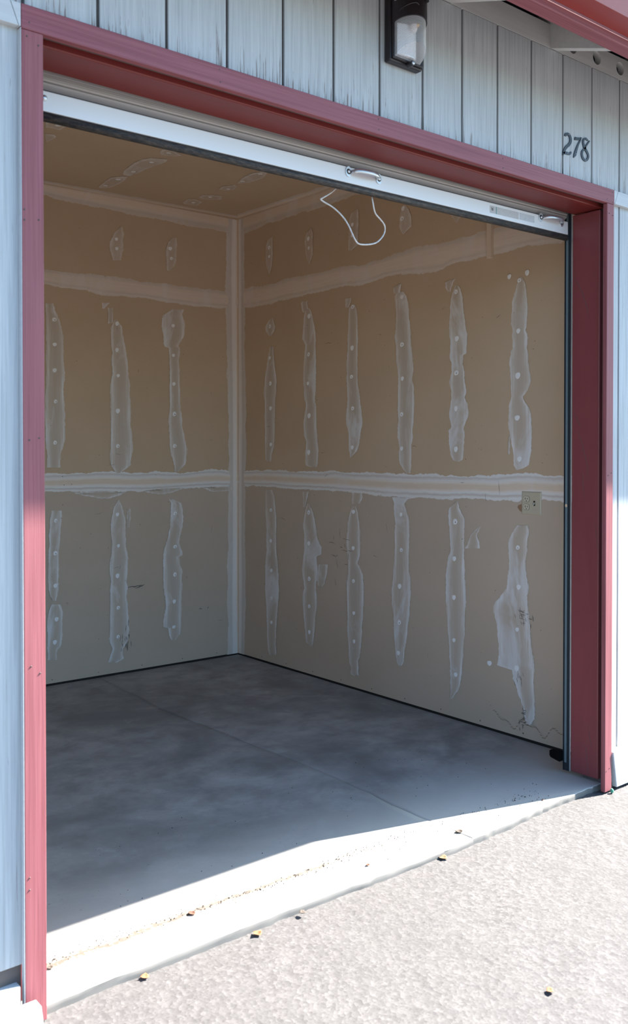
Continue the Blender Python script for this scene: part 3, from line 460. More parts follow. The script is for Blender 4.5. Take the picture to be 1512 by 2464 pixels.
def spot_mesh(hole):
    mb = MB(); n = 14
    for r, o in ((1, .0002), (.85, .0012), (.4, .0016)):
        for k in range(n):
            a = 2*math.pi*k/n; rr = r*.0135*(1+.10*math.sin(2*a+1)+.06*math.sin(3*a+(2 if hole else 0)))
            mb.v.append((rr*math.cos(a), rr*math.sin(a), o))
    mb.v.append((0, 0, .0016))
    for r in range(2):
        for k in range(n): j = (k+1) % n; mb.f.append((r*n+k, r*n+j, (r+1)*n+j, (r+1)*n+k))
    for k in range(n): mb.f.append((2*n+k, 2*n+(k+1) % n, 3*n))
    mb.mi = [0]*len(mb.f)
    if hole:
        b0 = len(mb.v)
        for k in range(8): a = 2*math.pi*k/8; mb.v.append((.003+.0028*math.cos(a), -.002+.0028*math.sin(a), .0021))
        mb.f.append(tuple(range(b0, b0+8))); mb.mi.append(1)
    o = mb.build('screw_spot', [M['spot'], M['rust']]); me = o.data; bpy.data.objects.remove(o); return me
SPOT = [spot_mesh(False), spot_mesh(True)]
ROT = dict(b=Euler((math.pi/2, 0, 0)), r=Euler((math.pi/2, 0, -math.pi/2)), c=Euler((math.pi, 0, 0)))
for wl, a, b in DOTS:
    o = bpy.data.objects.new('screw_spot', SPOT[1 if random.random() < .3 else 0]); COL.objects.link(o)
    o.location = to3(wl, a/1000, b/1000, .0034); s_ = random.uniform(.85, 1.1)
    o.rotation_euler = ROT[wl]; o.scale = (s_*random.uniform(.85, 1.05), s_*random.uniform(.95, 1.25), 1); o.parent = WOBJ[wl]
# scuffs, nail holes and stains: thin marks lying on the sheets
def marks(name, wl, items, mat, label):
    mb = MB()
    for (a, b, l, wd, ang) in items:
        n = 6; P = []
        for k in range(n+1):
            t = k/n-.5; x = a+math.cos(ang)*l*t+random.gauss(0, l*.03); z = b+math.sin(ang)*l*t+random.gauss(0, l*.03)
            wv = wd*(1-(2*t)**2)*random.uniform(.6, 1.2)+.0002
            P.append((x-math.sin(ang)*wv, z+math.cos(ang)*wv, x+math.sin(ang)*wv, z-math.cos(ang)*wv))
        k0 = len(mb.v)
        for p in P: mb.v += [to3(wl, p[0], p[1], .0042), to3(wl, p[2], p[3], .0042)]
        for k in range(n): mb.f.append((k0+2*k, k0+2*k+1, k0+2*k+3, k0+2*k+2)); mb.mi.append(0)
    o = mb.build(name, mat, WOBJ[wl]); tag(o, label, kind='stuff')
def rnd(n, h0, h1, z0, z1, l0, l1, wd, vert=.5):
    return [(random.uniform(h0, h1), random.uniform(z0, z1), random.uniform(l0, l1), random.uniform(wd*.5, wd), random.choice([0, .2, 1.4, 1.7, 2.6])) for _ in range(n)]
nails = [(x, .035, .007, .0032, 1.5) for x in (2.28, 1.98, 1.68, 1.38, 2.55)]
marks('nail_hole', 'b', nails+rnd(26, 1.15, 2.65, .1, 2.3, .003, .008, .002), M['rust'], 'row of dark nail holes near the floor')
nr = [(y, .035, .008, .0035, 1.5) for y in np.arange(.35, 3.0, .27)]
marks('nail_hole', 'r', nr+rnd(40, .5, 2.9, .1, 2.3, .003, .008, .002), M['rust'], 'row of dark nail holes near the floor')
sc = rnd(16, .55, 2.8, .25, 2.2, .02, .07, .0011)
sc += [(1.97+random.gauss(0, .05), .78+random.gauss(0, .09), random.uniform(.02, .07), .0013, random.choice([.1, 1.4, 1.8])) for _ in range(14)]
sc += [(.625+random.gauss(0, .02), .60+random.gauss(0, .03), random.uniform(.02, .04), .0012, random.choice([.1, 1.0, 1.4])) for _ in range(22)]
sc += [(.635+random.gauss(0, .015), .30+random.gauss(0, .015), random.uniform(.02, .03), .0012, 1.3) for _ in range(10)]
sc += [(.625+random.gauss(0, .012), .115+random.gauss(0, .025), random.uniform(.015, .03), .0014, random.choice([0, 1.5])) for _ in range(18)]
marks('scuff_mark', 'r', sc, M['scuff'], 'dark scuffs and scribbles')
sb = rnd(16, 1.2, 2.6, .2, 2.2, .02, .06, .0009)
sb += [(1.865+random.gauss(0, .02), .20+random.gauss(0, .045), random.uniform(.02, .05), .0016, 1.5) for _ in range(16)]
sb += [(1.93, .545, .10, .003, .12), (1.97, .54, .075, .003, .35), (2.42, .35, .03, .003, 0), (2.48, .35, .02, .002, 1), (1.45, 1.25, .006, .003, 1.5), (1.46, 1.2, .006, .003, 1.5), (1.45, 1.08, .006, .003, 1.5), (1.44, 1.0, .006, .002, 1.5)]
marks('scuff_mark', 'b', sb, M['scuff'], 'dark scuffs and scribbles')
wl_ = []
yy = .80
while yy > .33:
    zc_ = .075+.022*math.sin(yy*34)+.014*math.sin(yy*71+1); wl_.append((yy, zc_, .016, .0013, math.atan2(math.cos(yy*34)*.75, 1)+math.pi)); yy -= .011
marks('water_line', 'r', wl_, M['stain'], 'wavy brown water stain line low on the wall')
# ------------------------------------------------------------------ front wall
wf = MB()
wf.box(-2.6, .0, .0275, .14, -.06, 2.955); wf.box(XR, 5.2, .0275, .14, -.06, 2.955); wf.box(.0, XR, .0275, .14, ZTI+.012, 2.955)
wall_front = wf.build('wall_front', M['groove']); tag(wall_front, 'weathered pale grey grooved plywood siding around the door opening', 'wall', kind='structure')
gx = [.012,.211,.413,.61,.81,1.008,1.205,1.404,1.603,1.795,1.992,2.19,2.385,2.582]
while gx[-1] < 5.1: gx.append(gx[-1]+.198)
while gx[0] > -2.5: gx.insert(0, gx[0]-.199)
def board(x0, x1, z0, z1):
    o = MB().box(x0, x1, YS, .0275, z0, z1).build('siding_board', M['siding'], wall_front, bevel=.0018)
for a, b in zip(gx[:-1], gx[1:]):
    a += .0048; b -= .0048
    if b <= .03: board(a, min(b, 0), .132, ZTI+.01); board(a, b, ZT-.012, 2.9575)
    elif a >= XR-.14 and b > XR+.01:
        board(max(a, XR), b, .12, ZTI+.01); board(a, b, ZT-.012, 2.9575)
    else: board(a, b, ZT-.012, 2.9575)
# wide board right of the casing keeps the groove seen there
fb = box('foundation_face', M['found'], (-2.6, 0, .0285, .05, -.06, .145), wall_front, 0); tag(fb, 'grey concrete foundation strip under the siding')
# red casing
def trim(i, name, mat, dims, label, bevel=.002):
    o = box('trim_%d' % i, mat, dims, None, bevel); return tag(o, label, 'trim', kind='structure')
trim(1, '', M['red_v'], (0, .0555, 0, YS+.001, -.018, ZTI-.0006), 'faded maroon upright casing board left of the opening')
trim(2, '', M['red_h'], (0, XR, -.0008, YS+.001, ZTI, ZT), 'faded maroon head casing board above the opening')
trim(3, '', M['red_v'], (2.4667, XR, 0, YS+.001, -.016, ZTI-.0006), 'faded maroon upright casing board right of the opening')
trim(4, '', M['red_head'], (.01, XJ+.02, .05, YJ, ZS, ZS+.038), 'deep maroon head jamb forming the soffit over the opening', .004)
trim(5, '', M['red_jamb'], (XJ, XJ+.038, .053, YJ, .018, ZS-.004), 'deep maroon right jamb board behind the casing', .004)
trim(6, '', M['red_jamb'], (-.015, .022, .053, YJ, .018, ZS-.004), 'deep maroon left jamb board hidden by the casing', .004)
def nails(tr, pts):
    mb = MB()
    for x, z in pts: mb.tube([(x, .0002, z), (x+.0004, -.0016, z-.001)], [.0024, .0016], 7)
    o = mb.build('nail', M['groove'], bpy.data.objects[tr]); tag(o, kind='stuff')
nails('trim_1', [(.014, 2.405), (.043, 2.39), (.006, 1.985), (.006, 1.96), (.042, 1.965), (.016, 1.425), (.041, 1.43), (.012, .35), (.012, .32), (.041, .85), (.018, .87)])
nails('trim_2', [(2.501, 2.470), (2.465, 2.436), (2.504, 2.428), (.57, 2.47), (.573, 2.435), (.02, 2.44), (1.18, 2.47), (1.182, 2.436), (1.8, 2.468), (1.803, 2.434)])
nails('trim_3', [(2.48, 2.38), (2.505, 2.375), (2.477, .072), (2.499, .08), (2.48, 1.3), (2.503, 1.31)])
def splits(tr, lines):
    mb = MB()
    for L in lines: mb.tube([(XJ-.0002, y, z) for y, z in L], [.0002]+[.0009]*(len(L)-2)+[.0002], 6)
    o = mb.build('wood_split', M['groove'], bpy.data.objects[tr]); tag(o, 'dark hairline splits in the jamb', kind='stuff')
splits('trim_5', [[(0.1862, 2.1537), (0.1631, 2.1201), (0.138, 2.0725), (0.1172, 2.0171), (0.1047, 1.9542)], [(0.1601, 1.4903), (0.135, 1.428), (0.1141, 1.3573), (0.1014, 1.2695)], [(0.1344, 1.313), (0.1301, 1.2688), (0.1256, 1.1982)], [(0.1815, 1.5799), (0.1603, 1.5348), (0.1394, 1.4899)], [(0.1372, 0.1481), (0.1103, 0.137), (0.1016, 0.0416), (0.0913, 0.0214)], [(0.0723, 1.1128), (0.0639, 1.0433), (0.0575, 0.9915)], [(0.1006, 0.2458), (0.09, 0.1774), (0.0837, 0.1436)]])
# white belly bands with a scarf cut, both sides
def scarf(i, x0, x1, cut0, cut1, label):
    mb = MB().prism([(x0, ZTI+.004), (x1, ZTI+.004), (x1+cut1, ZT-.001), (x0+cut0, ZT-.001)], 1, -.0005, YS+.001)
    tag(mb.build('trim_%d' % i, M['white_board'], bevel=.0012), label, 'trim', kind='structure')
scarf(7, -2.6, -.0065, 0, -.021, 'pale grey band board running left of the head casing')
scarf(8, -.005, -.0008, -.021, 0, 'small pale wedge filling the gap left of the head casing')
scarf(9, XR+.0008, XR+.004, 0, .024, 'small pale wedge filling the gap right of the head casing')
scarf(10, XR+.0055, 5.2, .024, 0, 'pale grey band board running right of the head casing')
# left white edge of the casing (its side is painted with the siding)
trim(11, '', M['white_board'], (-.0012, -.0001, .0006, YS, .0, ZTI+.002), 'pale painted edge strip on the left side of the maroon casing', 0)
# skirt boards
mb = MB().prism([(2.519, .142), (2.55, .150), (5.2, .152), (5.2, -.012), (2.545, -.010)], 1, -.006, YS-.0006)
tag(mb.build('trim_12', M['white_board'], bevel=.003), 'white skirt board with a slanted cut end right of the opening', 'trim', kind='structure')
tag(box('trim_13', M['white_board'], (-2.6, -.010, .003, YS+.012, -.02, .088), None, .003), 'white skirt board left of the opening, partly in casing shade', 'trim', kind='structure')
mb = MB().prism([(-1.4, .060), (.016, .060), (.026, -.022), (-1.4, -.022)], 1, -.062, -.026)
tag(mb.build('timber_plank', M['white_board'], bevel=.003), 'white painted plank lying on the asphalt at the foot of the left casing', 'plank')
# ------------------------------------------------------------------ eave
roof = MB().prism([(-.36, 2.985), (-.36, 3.0), (3.3, 4.24), (3.3, 4.22)], 0, -2.8, 5.4).build('roof', M['dark_wood'])
tag(roof, 'overhanging eave with rafters, drilled blocking and maroon fascia', 'roof', kind='structure')
MB().prism([(-.395, 2.99), (-.395, 3.008), (3.3, 4.265), (3.3, 4.245)], 0, -2.8, 5.4).build('roof_sheet', M['red_metal'], roof)
SL = .34
MB().box(-2.8, 5.4, .205, .225, 3.045, 3.172).build('sky_gap_filler', M['dark_wood'], roof)  # added out of view to stop sky showing through the roof void
box('fascia_board', M['red_h'], (-2.8, 5.4, -.354, -.300, 2.818, 2.985), roof, .003)
rx = [2.109 + .6045*k for k in range(-8, 6)]
for x in rx:
    z0 = 2.959; f = lambda y: z0 + SL*(y-.019)
    MB().prism([(-.3, f(-.3)), (.2, f(.2)), (.2, f(.2)+.12), (-.3, f(-.3)+.13)], 0, x, x+.038).build('rafter', M['frieze'], roof, bevel=.002)
def plate_holes(x0, x1, z0, z1, y0, y1, holes, r):
    mb = MB(); N = 20
    cuts = [x0]+[(holes[i]+holes[i+1])/2 for i in range(len(holes)-1)]+[x1]
    def sq(t, a, b, cx, cz):
        d = max(abs(math.cos(t)), abs(math.sin(t)))
        c, s_ = math.cos(t)/d, math.sin(t)/d
        return (cx+(b-cx)*c if c > 0 else cx+(cx-a)*c, cz+(z1-cz)*s_ if s_ > 0 else cz+(cz-z0)*s_)
    for i, hx in enumerate(holes):
        a, b = cuts[i], cuts[i+1]; cz = 3.006
        for y in (y0, y1):
            k = len(mb.v)
            for q in range(N):
                t = 2*math.pi*q/N+math.pi/4; o_ = sq(t, a, b, hx, cz)
                mb.v.append((o_[0], y, o_[1])); mb.v.append((hx+r*math.cos(t), y, cz+r*math.sin(t)))
            for q in range(N): j = (q+1) % N; mb.f.append((k+2*q, k+2*j, k+2*j+1, k+2*q+1)); mb.mi.append(0)
        k1, k2 = len(mb.v)-4*N, len(mb.v)-2*N
        for q in range(N):
            j = (q+1) % N; mb.f.append((k1+2*q+1, k1+2*j+1, k2+2*j+1, k2+2*q+1)); mb.mi.append(0)
            mb.f.append((k1+2*q, k1+2*j, k2+2*j, k2+2*q)); mb.mi.append(0)
    return mb
for i, x in enumerate(rx[:-1]):
    a, b = x+.038, rx[i+1]
    if abs(x-2.109) < .01 or i % 2 == 1 and x > 2.2:
        hs = [2.253, 2.418, 2.585] if abs(x-2.109) < .01 else [a+.1, (a+b)/2, b-.1]
        plate_holes(a, b, 2.959, 3.052, .0197, .047, hs, .0275).build('blocking_board', M['frieze'], roof)
    else: box('blocking_board', M['frieze'], (a, b, .0197, .047, 2.959, 3.052), roof, .001)
gt = empty('gutter', (1.3, -.40, 2.85))
tag(gt, 'red metal rain gutter fixed along the fascia at the top right', 'gutter')
prof = [(-.357, 2.85), (-.441, 2.85), (-.452, 2.90), (-.470, 2.925), (-.472, 2.955), (-.466, 2.955), (-.465, 2.93), (-.447, 2.903), (-.437, 2.854), (-.357, 2.854)]
MB().prism(prof, 0, -2.8, 5.4).build('gutter_trough', M['red_metal'], gt, bevel=.0008)
MB().prism([(-.474, 2.953), (-.474, 2.960), (-.459, 2.960), (-.459, 2.953)], 0, -2.8, 5.4).build('gutter_lip', M['red_metal'], gt)
# ------------------------------------------------------------------ roll-up door
door = empty('roll_up_door', (1.25, .2, 2.35)); tag(door, 'white steel roll-up door raised to the top of the opening', 'door')
dobjs = []
DX0, DX1 = .026, 2.473; YD = .196
bar = MB().prism([(YD, 2.318), (YD, 2.371), (YD+.002, 2.373), (YD+.026, 2.3735), (YD+.026, 2.318)], 0, DX0, DX1)
dobjs.append(tag(bar.build('bottom_bar', M['door_white'], door, bevel=.0012), 'white bottom bar with handles'))
c = [(YD+.020, 2.366), (YD+.022, 2.376), (YD+.017, 2.3815), (YD+.006, 2.391), (YD+.003, 2.3955), (YD+.011, 2.398), (YD+.004, 2.4005), (YD+.001, 2.4025), (YD+.001, 2.4045), (YD+.007, 2.4065), (YD+.006, 2.412), (YD+.009, 2.4135), (YD+.006, 2.415), (YD+.007, 2.419), (YD+.011, 2.421), (YD+.010, 2.424), (YD+.012, 2.47), (YD+.03, 2.56)]
cv = MB().prism(c + [(y+.003, z) for y, z in c[::-1]], 0, DX0, DX1-.002)
M['door_grey'], _ = base('shaded_grey_curtain_rib', (.33,.31,.31), .45); M['door_shade'], _ = base('curtain_recess_shade', (.13,.115,.115), .6)  # shade above the bar put into colour: grey rib, darker strip below
cvo = cv.build('curtain', [M['door_cream'], M['door_grey'], M['door_shade']], door, smooth=False); dobjs.append(tag(cvo, 'cream ribbed steel curtain, shaded grey above the bar'))
for pl in cvo.data.polygons:
    if pl.center.z < 2.3825: pl.material_index = 2
    elif pl.center.z < 2.397: pl.material_index = 1
sp = [(YD+.013+.0135*math.cos(t)*1.0, 2.307+.0125*math.sin(t)) for t in np.linspace(0, 2*math.pi, 17)[:-1]]
sl_ = MB().prism(sp, 0, DX0, DX1+.004)
dobjs.append(tag(sl_.build('bottom_seal', M['rubber'], door, smooth=True), 'dusty black rubber bottom seal'))
cl_ = MB().tube([(DX0-.1, .40, 2.69), (DX1+.1, .40, 2.69)], .17, 28)
dobjs.append(cl_.build('coil', M['door_cream'], door, smooth=True))
def pull(x0, x1, z):
    hb = MB(); yb = YD
    for x in (x0, x1):
        pass
    P = [(x0+.012, yb-.004, z), (x0+.016, yb-.016, z+.001), (x0+.030, yb-.026, z+.002), (x0+.05, yb-.031, z+.002), ((x0+x1)/2, yb-.033, z+.002), (x1-.05, yb-.031, z+.002), (x1-.030, yb-.027, z+.001), (x1-.016, yb-.016, z), (x1-.012, yb-.004, z)]
    P = catmull(P, 3); n = len(P)
    R = [(.0035, .007) if i < 4 or i > n-5 else (.0065, .0095) for i in range(n)]
    h_ = hb.tube([tuple(p) for p in P], R, 10).build('handle', M['galv'], door, smooth=True)
    for x in (x0, x1):
        pb = MB(); pts = [(x+.0135*math.cos(t), z+.0185*math.sin(t)) for t in np.linspace(0, 2*math.pi, 19)[:-1]]
        q = pb.prism(pts, 1, yb-.004, yb).build('mounting_plate', M['galv'], h_, bevel=.001); dobjs.append(q)
        rc = MB().tube([(x, yb-.0038, z), (x, yb-.0046, z)], [.0098, .0090], 16).build('screw_shade_disc', M['slot'], h_)  # flat dark disc painting shade around the screw head
        rv = MB().tube([(x, yb-.004, z), (x, yb-.007, z), (x, yb-.0085, z)], [.0065, .006, .002], 12).build('screw', M['galv'], h_, smooth=True); dobjs.append(rv)
    dobjs.append(h_); return h_
tag(pull(1.222, 1.364, 2.3555), 'galvanised pull handle near the middle of the door')
tag(pull(2.283, 2.425, 2.3625), 'galvanised pull handle at the right end of the door')
def sticker(x0, x1, z0, z1, m_, y=YD):
    return MB().box(x0, x1, y-.0006, y, z0, z1).build('label', m_, door, bevel=.0003)
s1 = sticker(1.962, 2.141, 2.332, 2.361, M['label']); tag(s1, 'faded printed label with worn edge beside the right handle'); dobjs.append(s1)
s2 = sticker(2.146, 2.243, 2.333, 2.361, M['label2']); tag(s2, 'scuffed silver label next to the printed one'); dobjs.append(s2)
dobjs.append(MB().box(1.999, 2.003, YD-.0009, YD, 2.3325, 2.3605).build('print_stripe', M['teal'], s1))
ik = MB(); tz = 2.344
for a, b in (((1.971, tz+.011), (1.974, tz)), ((1.973, tz+.004), (1.984, tz+.010)), ((1.974, tz), (1.984, tz+.003)), ((1.979, tz+.009), (1.980, tz-.003))):
    ik.tube([(a[0], YD-.0008, a[1]), (b[0], YD-.0008, b[1])], .0009, 5)
dobjs.append(ik.build('print_mark', M['ink'], s1))
dobjs.append(tag(MB().tube([(.140, YD, 2.352), (.140, YD-.004, 2.352), (.140, YD-.006, 2.352)], [.0085, .0075, .003], 14).build('bolt', M['galv'], door, smooth=True), 'round bolt head at the left end of the bar'))
# the door hangs a little low on its left side
door.rotation_euler = (0, -.0072, 0)
# ------------------------------------------------------------------ right guide rail
gr = empty('door_guide_rail', (2.48, .2, .02)); tag(gr, 'dark steel door guide rail standing along the right jamb', 'rail')
box('rail_flange', M['galv'], (2.4925, XJ-.0002, YJ-.0005, YJ+.0050, .018, 2.42), gr, .0005)['label'] = 'bright edge of the rail against the jamb'
mb = MB().prism([(2.4945, .1932), (2.4945, .2235), (2.4885, .2235), (2.4885, .2218), (2.4925, .2218), (2.4925, .2195), (2.4890, .2195), (2.4890, .2180), (2.4925, .2180), (2.4925, .2040), (2.4880, .2040), (2.4880, .2020), (2.4925, .2020), (2.4925, .1932)], 2, .016, 2.45)
mb.build('rail_channel', M['steel_dark'], gr)
box('rail_web', M['steel_web'], (2.4905, 2.4925, .2050, .2172, .05, 2.45), gr, .0003)['label'] = 'blue-grey inner face of the channel'
mb = MB().tube([(2.4902, .2125, 1.165), (2.4908, .2125, 1.165)], .0070, 14); tag(mb.build('slot_hole', M['drywall'], gr), 'round hole showing the wall behind')
pts = [(.222, .054), (.222, .098), (.270, .097), (.276, .093), (.276, .072), (.270, .064)]
tag(MB().prism(pts, 0, 2.462, 2.492).build('stop_block', M['black'], gr, bevel=.004), 'black stop block at the foot of the rail')
# ------------------------------------------------------------------ cord, cleat, outlet
RP = [(a/1000, .24+.02*math.sin(i*.5), b/1000) for i, (a, b) in enumerate(ROPE)]
RP = [(RP[0][0]+.05, .27, 2.40), (RP[0][0]+.022, .25, 2.345)] + RP + [(1.366, .25, 2.345), (1.37, .27, 2.40)]
cdo = MB().tube([tuple(p) for p in catmull(RP, 5)], .0028, 9).build('pull_cord', M['cord'], smooth=True, loc=(1.3, .24, 2.34))
tag(cdo, 'dirty white pull cord hanging in a loop below the raised door', 'cord')
cl = MB().box(XB-.022, XB-.0005, .812, .842, 2.362, 2.72).build('wood_cleat', M['cleat'], loc=(XB, .827, 2.362), bevel=.002)
tag(cl, 'narrow raw wood cleat fixed upright across the upper seam of the right wall', 'cleat')
ol = empty('wall_outlet', (XB, .575, 1.152)); tag(ol, 'ivory two-gang plate with twin outlet and light switch by the door rail', 'outlet')
Y0, Y1, Z0, Z1 = .517, .633, 1.096, 1.208
mb = MB(); k = 0
o_ = [(Y0, Z0), (Y1, Z0), (Y1, Z1), (Y0, Z1)]; i_ = [(Y0+.006, Z0+.006), (Y1-.006, Z0+.006), (Y1-.006, Z1-.006), (Y0+.006, Z1-.006)]
mb.v = [(XB, *p) for p in o_]+[(XB-.003, *p) for p in o_]+[(XB-.0068, *p) for p in i_]
for a in (0, 4):
    for q in range(4): j = (q+1) % 4; mb.f.append((a+q, a+j, a+4+j, a+4+q))
mb.f.append((8, 9, 10, 11)); mb.mi = [0]*len(mb.f)
mb.build('cover_plate', M['ivory'], ol, bevel=.0008)
for zc2 in (1.171, 1.133):
    pts = []
    for t in np.linspace(0, 2*math.pi, 25)[:-1]:
        y = .0172*math.cos(t); z = max(-.0135, min(.0135, .0172*math.sin(t))); pts.append((.602+y, zc2+z))
    MB().prism([(.602+(p[0]-.602)*1.08, zc2+(p[1]-zc2)*1.08) for p in pts], 0, XB-.0071, XB-.006).build('receptacle_gap', M['slot'], ol)
    r_ = MB().prism(pts, 0, XB-.0082, XB-.006).build('receptacle', M['ivory2'], ol)
    for dy, hh in ((-.0065, .0085), (.0065, .0105)):
        MB().box(XB-.0086, XB-.008, .602+dy-.0013, .602+dy+.0013, zc2+.002-hh/2, zc2+.002+hh/2).build('slot', M['slot'], r_)
    MB().tube([(XB-.008, .602, zc2-.0085), (XB-.0086, .602, zc2-.0085)], .0026, 10).build('ground_hole', M['slot'], r_)
MB().box(XB-.0074, XB-.006, .551, .561, 1.140, 1.164).build('switch_slot', M['slot'], ol)
MB().prism([(XB-.006, 1.150), (XB-.020, 1.139), (XB-.020, 1.145), (XB-.006, 1.158)], 1, .5525, .5595).build('switch_toggle', M['ivory2'], ol, bevel=.001)
for (y, z) in ((.556, 1.182), (.556, 1.122), (.602, 1.152), (.602, 1.106)):
    MB().tube([(XB-.0065, y, z), (XB-.0078, y, z)], .003, 10).build('screw', M['ivory'], ol)
tp = MB(); tp.prism([(Y1+.002, 1.108), (Y1+.012, 1.112), (Y1+.026, 1.128), (Y1+.022, 1.138), (Y1-.002, 1.146)], 0, XB-.0032, XB-.0028)
tag(tp.build('torn_paper', base('torn_brown_paper', (.33,.20,.12), .9)[0], wall_right), 'torn brown paper patch left of the outlet')
# ------------------------------------------------------------------ wall lamp
LX, LW = 1.292, .058
lp = empty('wall_lamp', (1.297, YS, 2.67)); tag(lp, 'dark bronze wall lamp with ribbed clear lens on the grey siding', 'lamp')
box('back_plate', M['bronze'], (1.222, 1.372, -.010, YS, 2.668, 2.99), lp, .006)
box('lens_frame', M['bronze'], (1.228, 1.366, -.020, -.010, 2.675, 2.98), lp, .004)
def half(z0, z1, d, wdt, n=22, y0=-.020):
    return [(LX+wdt*math.cos(t), y0-d*math.sin(t)) for t in np.linspace(0, math.pi, n)]
mb = MB(); n = 22; nz = 40
for i in range(nz+1):
    s_ = i/nz
    for t in np.linspace(0, math.pi, n):
        r = 1+(.018 if i % 2 else 0)
        yq = -.020-.060*math.sin(t)*r; zlo = 2.682+.038*math.sin(t); zhi = 2.792+.014*math.sin(t)
        mb.v.append((LX+LW*math.cos(t)*r, yq, zlo+(zhi-zlo)*s_))
for i in range(nz):
    for k in range(n-1): mb.f.append((i*n+k, i*n+k+1, (i+1)*n+k+1, (i+1)*n+k))
mb.mi = [0]*len(mb.f); lens_o = mb.build('lens', M['lens'], lp, smooth=False); lens_o['label'] = 'horizontally ribbed clear lens'
mb = MB(); n = 41                                   # ribbed lens underside: D-shaped, rising outwards
for q in range(n):
    t = q/(n-1)*2-1; x = LX+LW*t; d = .060*math.sqrt(max(0, 1-t*t)); rise = (.0012 if q % 2 else 0)
    mb.v += [(x, -.020, 2.682-rise), (x, -.020-d*.5, 2.682+.038*d/.06*.5-rise), (x, -.020-d, 2.682+.038*d/.06-rise)]
for q in range(n-1):
    for k in range(2): mb.f.append((3*q+k, 3*q+k+1, 3*q+k+4, 3*q+k+3))
mb.mi = [0]*len(mb.f); mb.build('lens_base', M['lens'], lp)['label'] = 'ribbed half-round underside of the lens'
mb = MB(); pts = half(0, 0, .046, .050, 18, -.021)
mb.prism([(LX-.050, -.022), (LX-.050, -.0235), (LX-.02, -.034), (LX+.016, -.034), (LX+.036, -.0235), (LX+.036, -.022)], 2, 2.688, 2.797)
mb.build('reflector', M['reflector'], lp)
MB().prism([(LX-.05, -.024)]+[(LX+.05*math.cos(t), -.024-.045*math.sin(t)) for t in np.linspace(math.pi, 0, 14)], 2, 2.789, 2.791).build('reflector_top', M['bronze'], lp)
bl = MB().tube([(LX+.004, -.045, z) for z in (2.800, 2.788, 2.778, 2.768, 2.763)], [.011, .0125, .0125, .009, .002], 14).build('bulb', M['bulbglass'], lp, smooth=True)
MB().tube([(LX+.010, -.0575, 2.793), (LX+.010, -.0585, 2.786), (LX+.010, -.0575, 2.780)], [.003, .0055, .002], 10).build('bulb_tip', M['orange'], bl, smooth=True)
mb = MB(); n = 22                                   # cap over the lens
for s_ in (0, 1):
    for t in np.linspace(0, math.pi, n):
        yq = -.020-.0645*math.sin(t); mb.v.append((LX+(LW+.006)*math.cos(t), yq, 2.789+.0145*math.sin(t) if s_ == 0 else 2.985))
for k in range(n-1): mb.f.append((k, k+1, n+k+1, n+k))
mb.f.append(tuple(range(n, 2*n))); mb.f.append(tuple(range(n))[::-1]); mb.mi = [0]*len(mb.f)
mb.build('cap', M['bronze'], lp, smooth=False)['label'] = 'dark bronze cap above the lens'
MB().tube([tuple(p) for p in catmull([(1.234, -.024, 2.812), (1.236, -.045, 2.822), (1.252, -.068, 2.836), (1.272, -.080, 2.842), (1.282, -.081, 2.836)], 4)], .0035, 8).build('cap_ridge', M['bronze'], lp, smooth=True)
mb = MB(); tt = np.linspace(2.0, 3.05, 8)
for z in (2.852, 2.955):
    for t in tt: mb.v.append((LX+(LW+.0075)*math.cos(t), -.020-.0660*math.sin(t), z-.0+(.006*math.sin(t) if z < 2.9 else 0)))
for k in range(7): mb.f.append((k, k+1, 8+k+1, 8+k))
mb.mi = [0]*7; tag(mb.build('rating_label', M['lamplabel'], lp), 'silver rating label on the cap')
t0 = 1.15; pcx, pcy = LX+(LW+.006)*math.cos(t0), -.020-.0645*math.sin(t0)
MB().tube([(pcx, pcy+.004, 2.862), (pcx+.003*math.cos(t0), pcy-.006, 2.862)], .0075, 14).build('photocell', M['slot'], lp, smooth=False)
mb = MB().tube([(1.302, -.013, 2.6705), (1.302, -.036, 2.6705)], .0088, 16); mb.build('screw_boss', M['bronze'], lp)
MB().tube([(1.302, -.036, 2.6705), (1.302, -.0395, 2.6705)], [.0068, .0052], 14).build('screw', M['galv'], lp, smooth=True)
# ------------------------------------------------------------------ house numbers
for (strokes, scr), nmr, lab in zip(NUMS, '278', ('dark slate metal numeral 2, first of the number on the siding', 'dark slate metal numeral 7, middle of the number on the siding', 'dark slate metal numeral 8, last of the number on the siding')):
    mb = MB()
    for st in strokes:
        k0 = len(mb.v); n = len(st)
        for (a, b, c_, d) in st:
            a, b, c_, d = a/1e4, b/1e4, c_/1e4, d/1e4
            mb.v += [(a, .0150, b), (a, .0188, b), (c_, .0188, d), (c_, .0150, d)]
        for i in range(n-1):
            for q in range(4): j = (q+1) % 4; mb.f.append((k0+4*i+q, k0+4*i+j, k0+4*i+4+j, k0+4*i+4+q))
        mb.f += [(k0, k0+1, k0+2, k0+3), (k0+4*n-4, k0+4*n-3, k0+4*n-2, k0+4*n-1)]
    mb.mi = [0]*len(mb.f)
    cx = sum(v[0] for v in mb.v)/len(mb.v); zl = min(v[2] for v in mb.v)
    no = mb.build('house_number', M['num'], loc=(cx, YS, zl)); tag(no, lab, 'number', 'unit number on the siding')
    for (a, b) in scr:
        MB().tube([(a/1e4, .0152, b/1e4), (a/1e4, .0135, b/1e4)], [.0022, .0016], 10).build('screw', M['galv'], no, smooth=True)
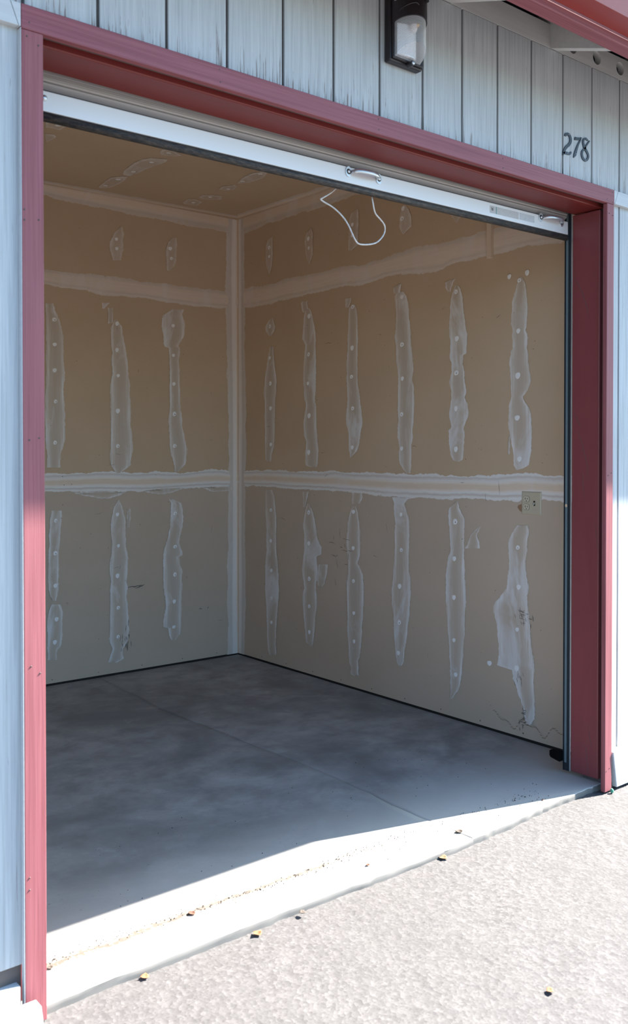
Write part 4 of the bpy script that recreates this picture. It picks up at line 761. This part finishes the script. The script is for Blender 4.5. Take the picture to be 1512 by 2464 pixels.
# ------------------------------------------------------------------ dry leaves and bits
def leaf(x, y, z, size, mi, seed, label, ang=None, curl=1.0):
    r_ = random.Random(seed); n = 7; mb = MB(); ang = r_.uniform(0, 6.28) if ang is None else ang
    for i in range(n):
        t = i/(n-1)*2-1; wv = size*.42*(1-t*t)**.7*(1+.25*r_.uniform(-1, 1))+size*.02
        lift = size*.25*curl*t*t
        for k, q in ((-1, .32), (-.4, .06), (.4, .05), (1, .35)):
            px_, py_ = t*size*.5, k*wv
            mb.v.append((px_*math.cos(ang)-py_*math.sin(ang), px_*math.sin(ang)+py_*math.cos(ang), .002+lift+q*curl*wv*(1+.3*r_.uniform(-1, 1))))
    for i in range(n-1):
        for k in range(3): mb.f.append((4*i+k, 4*i+k+1, 4*i+5+k, 4*i+4+k))
    mb.mi = [0]*len(mb.f)
    zm = min(v[2] for v in mb.v); mb.v = [(a, b, c_-zm) for a, b, c_ in mb.v]
    o = mb.build('dry_leaf', LEAF[mi], smooth=True); o.location = (x, y, z)
    so = o.modifiers.new('thickness', 'SOLIDIFY'); so.thickness = .0008
    tag(o, label, 'leaf')
leaf(1.497, .004, -.020, .034, 0, 1, 'curled tan leaf on the asphalt against the middle of the slab edge', .5)
leaf(.871, .004, -.012, .022, 3, 2, 'dark grey scrap of leaf caught at the slab edge', 1.2)
leaf(.335, .012, -.020, .026, 2, 3, 'orange leaf on the asphalt near the left casing', .9)
leaf(.700, .002, -.020, .030, 2, 4, 'pale orange crumpled leaf on the asphalt below the slab edge', .2)
leaf(.592, .190, .001, .024, 1, 5, 'brown leaf lying on the sunlit slab at the left', .4)
leaf(1.669, .086, .001, .028, 3, 6, 'thin dark curled leaf on the sunlit slab toward the right', -.2)
leaf(1.225, .097, .001, .016, 1, 7, 'small brown twig-like leaf scrap mid sunlit slab', .1)
leaf(1.131, -.715, -.021, .024, 2, 8, 'lone brown leaf far out on the bright asphalt', .8)
leaf(2.164, .085, .001, .012, 1, 9, 'tiny brown leaf crumb on the slab near the right jamb', .3)
leaf(.140, .180, .001, .016, 3, 12, 'dark crumb of leaf on the slab beside the left casing', .3)
o = None
gl = MB().tube([(0, 0, 0), (.003, 0, .004), (.006, .001, .012), (.004, 0, .018)], [.002, .007, .008, .003], 8).build('glass_shard', LEAF[4], smooth=True)
gl.location = (2.496, -.012, -.021); tag(gl, 'small green glassy scrap at the foot of the right casing', 'shard')
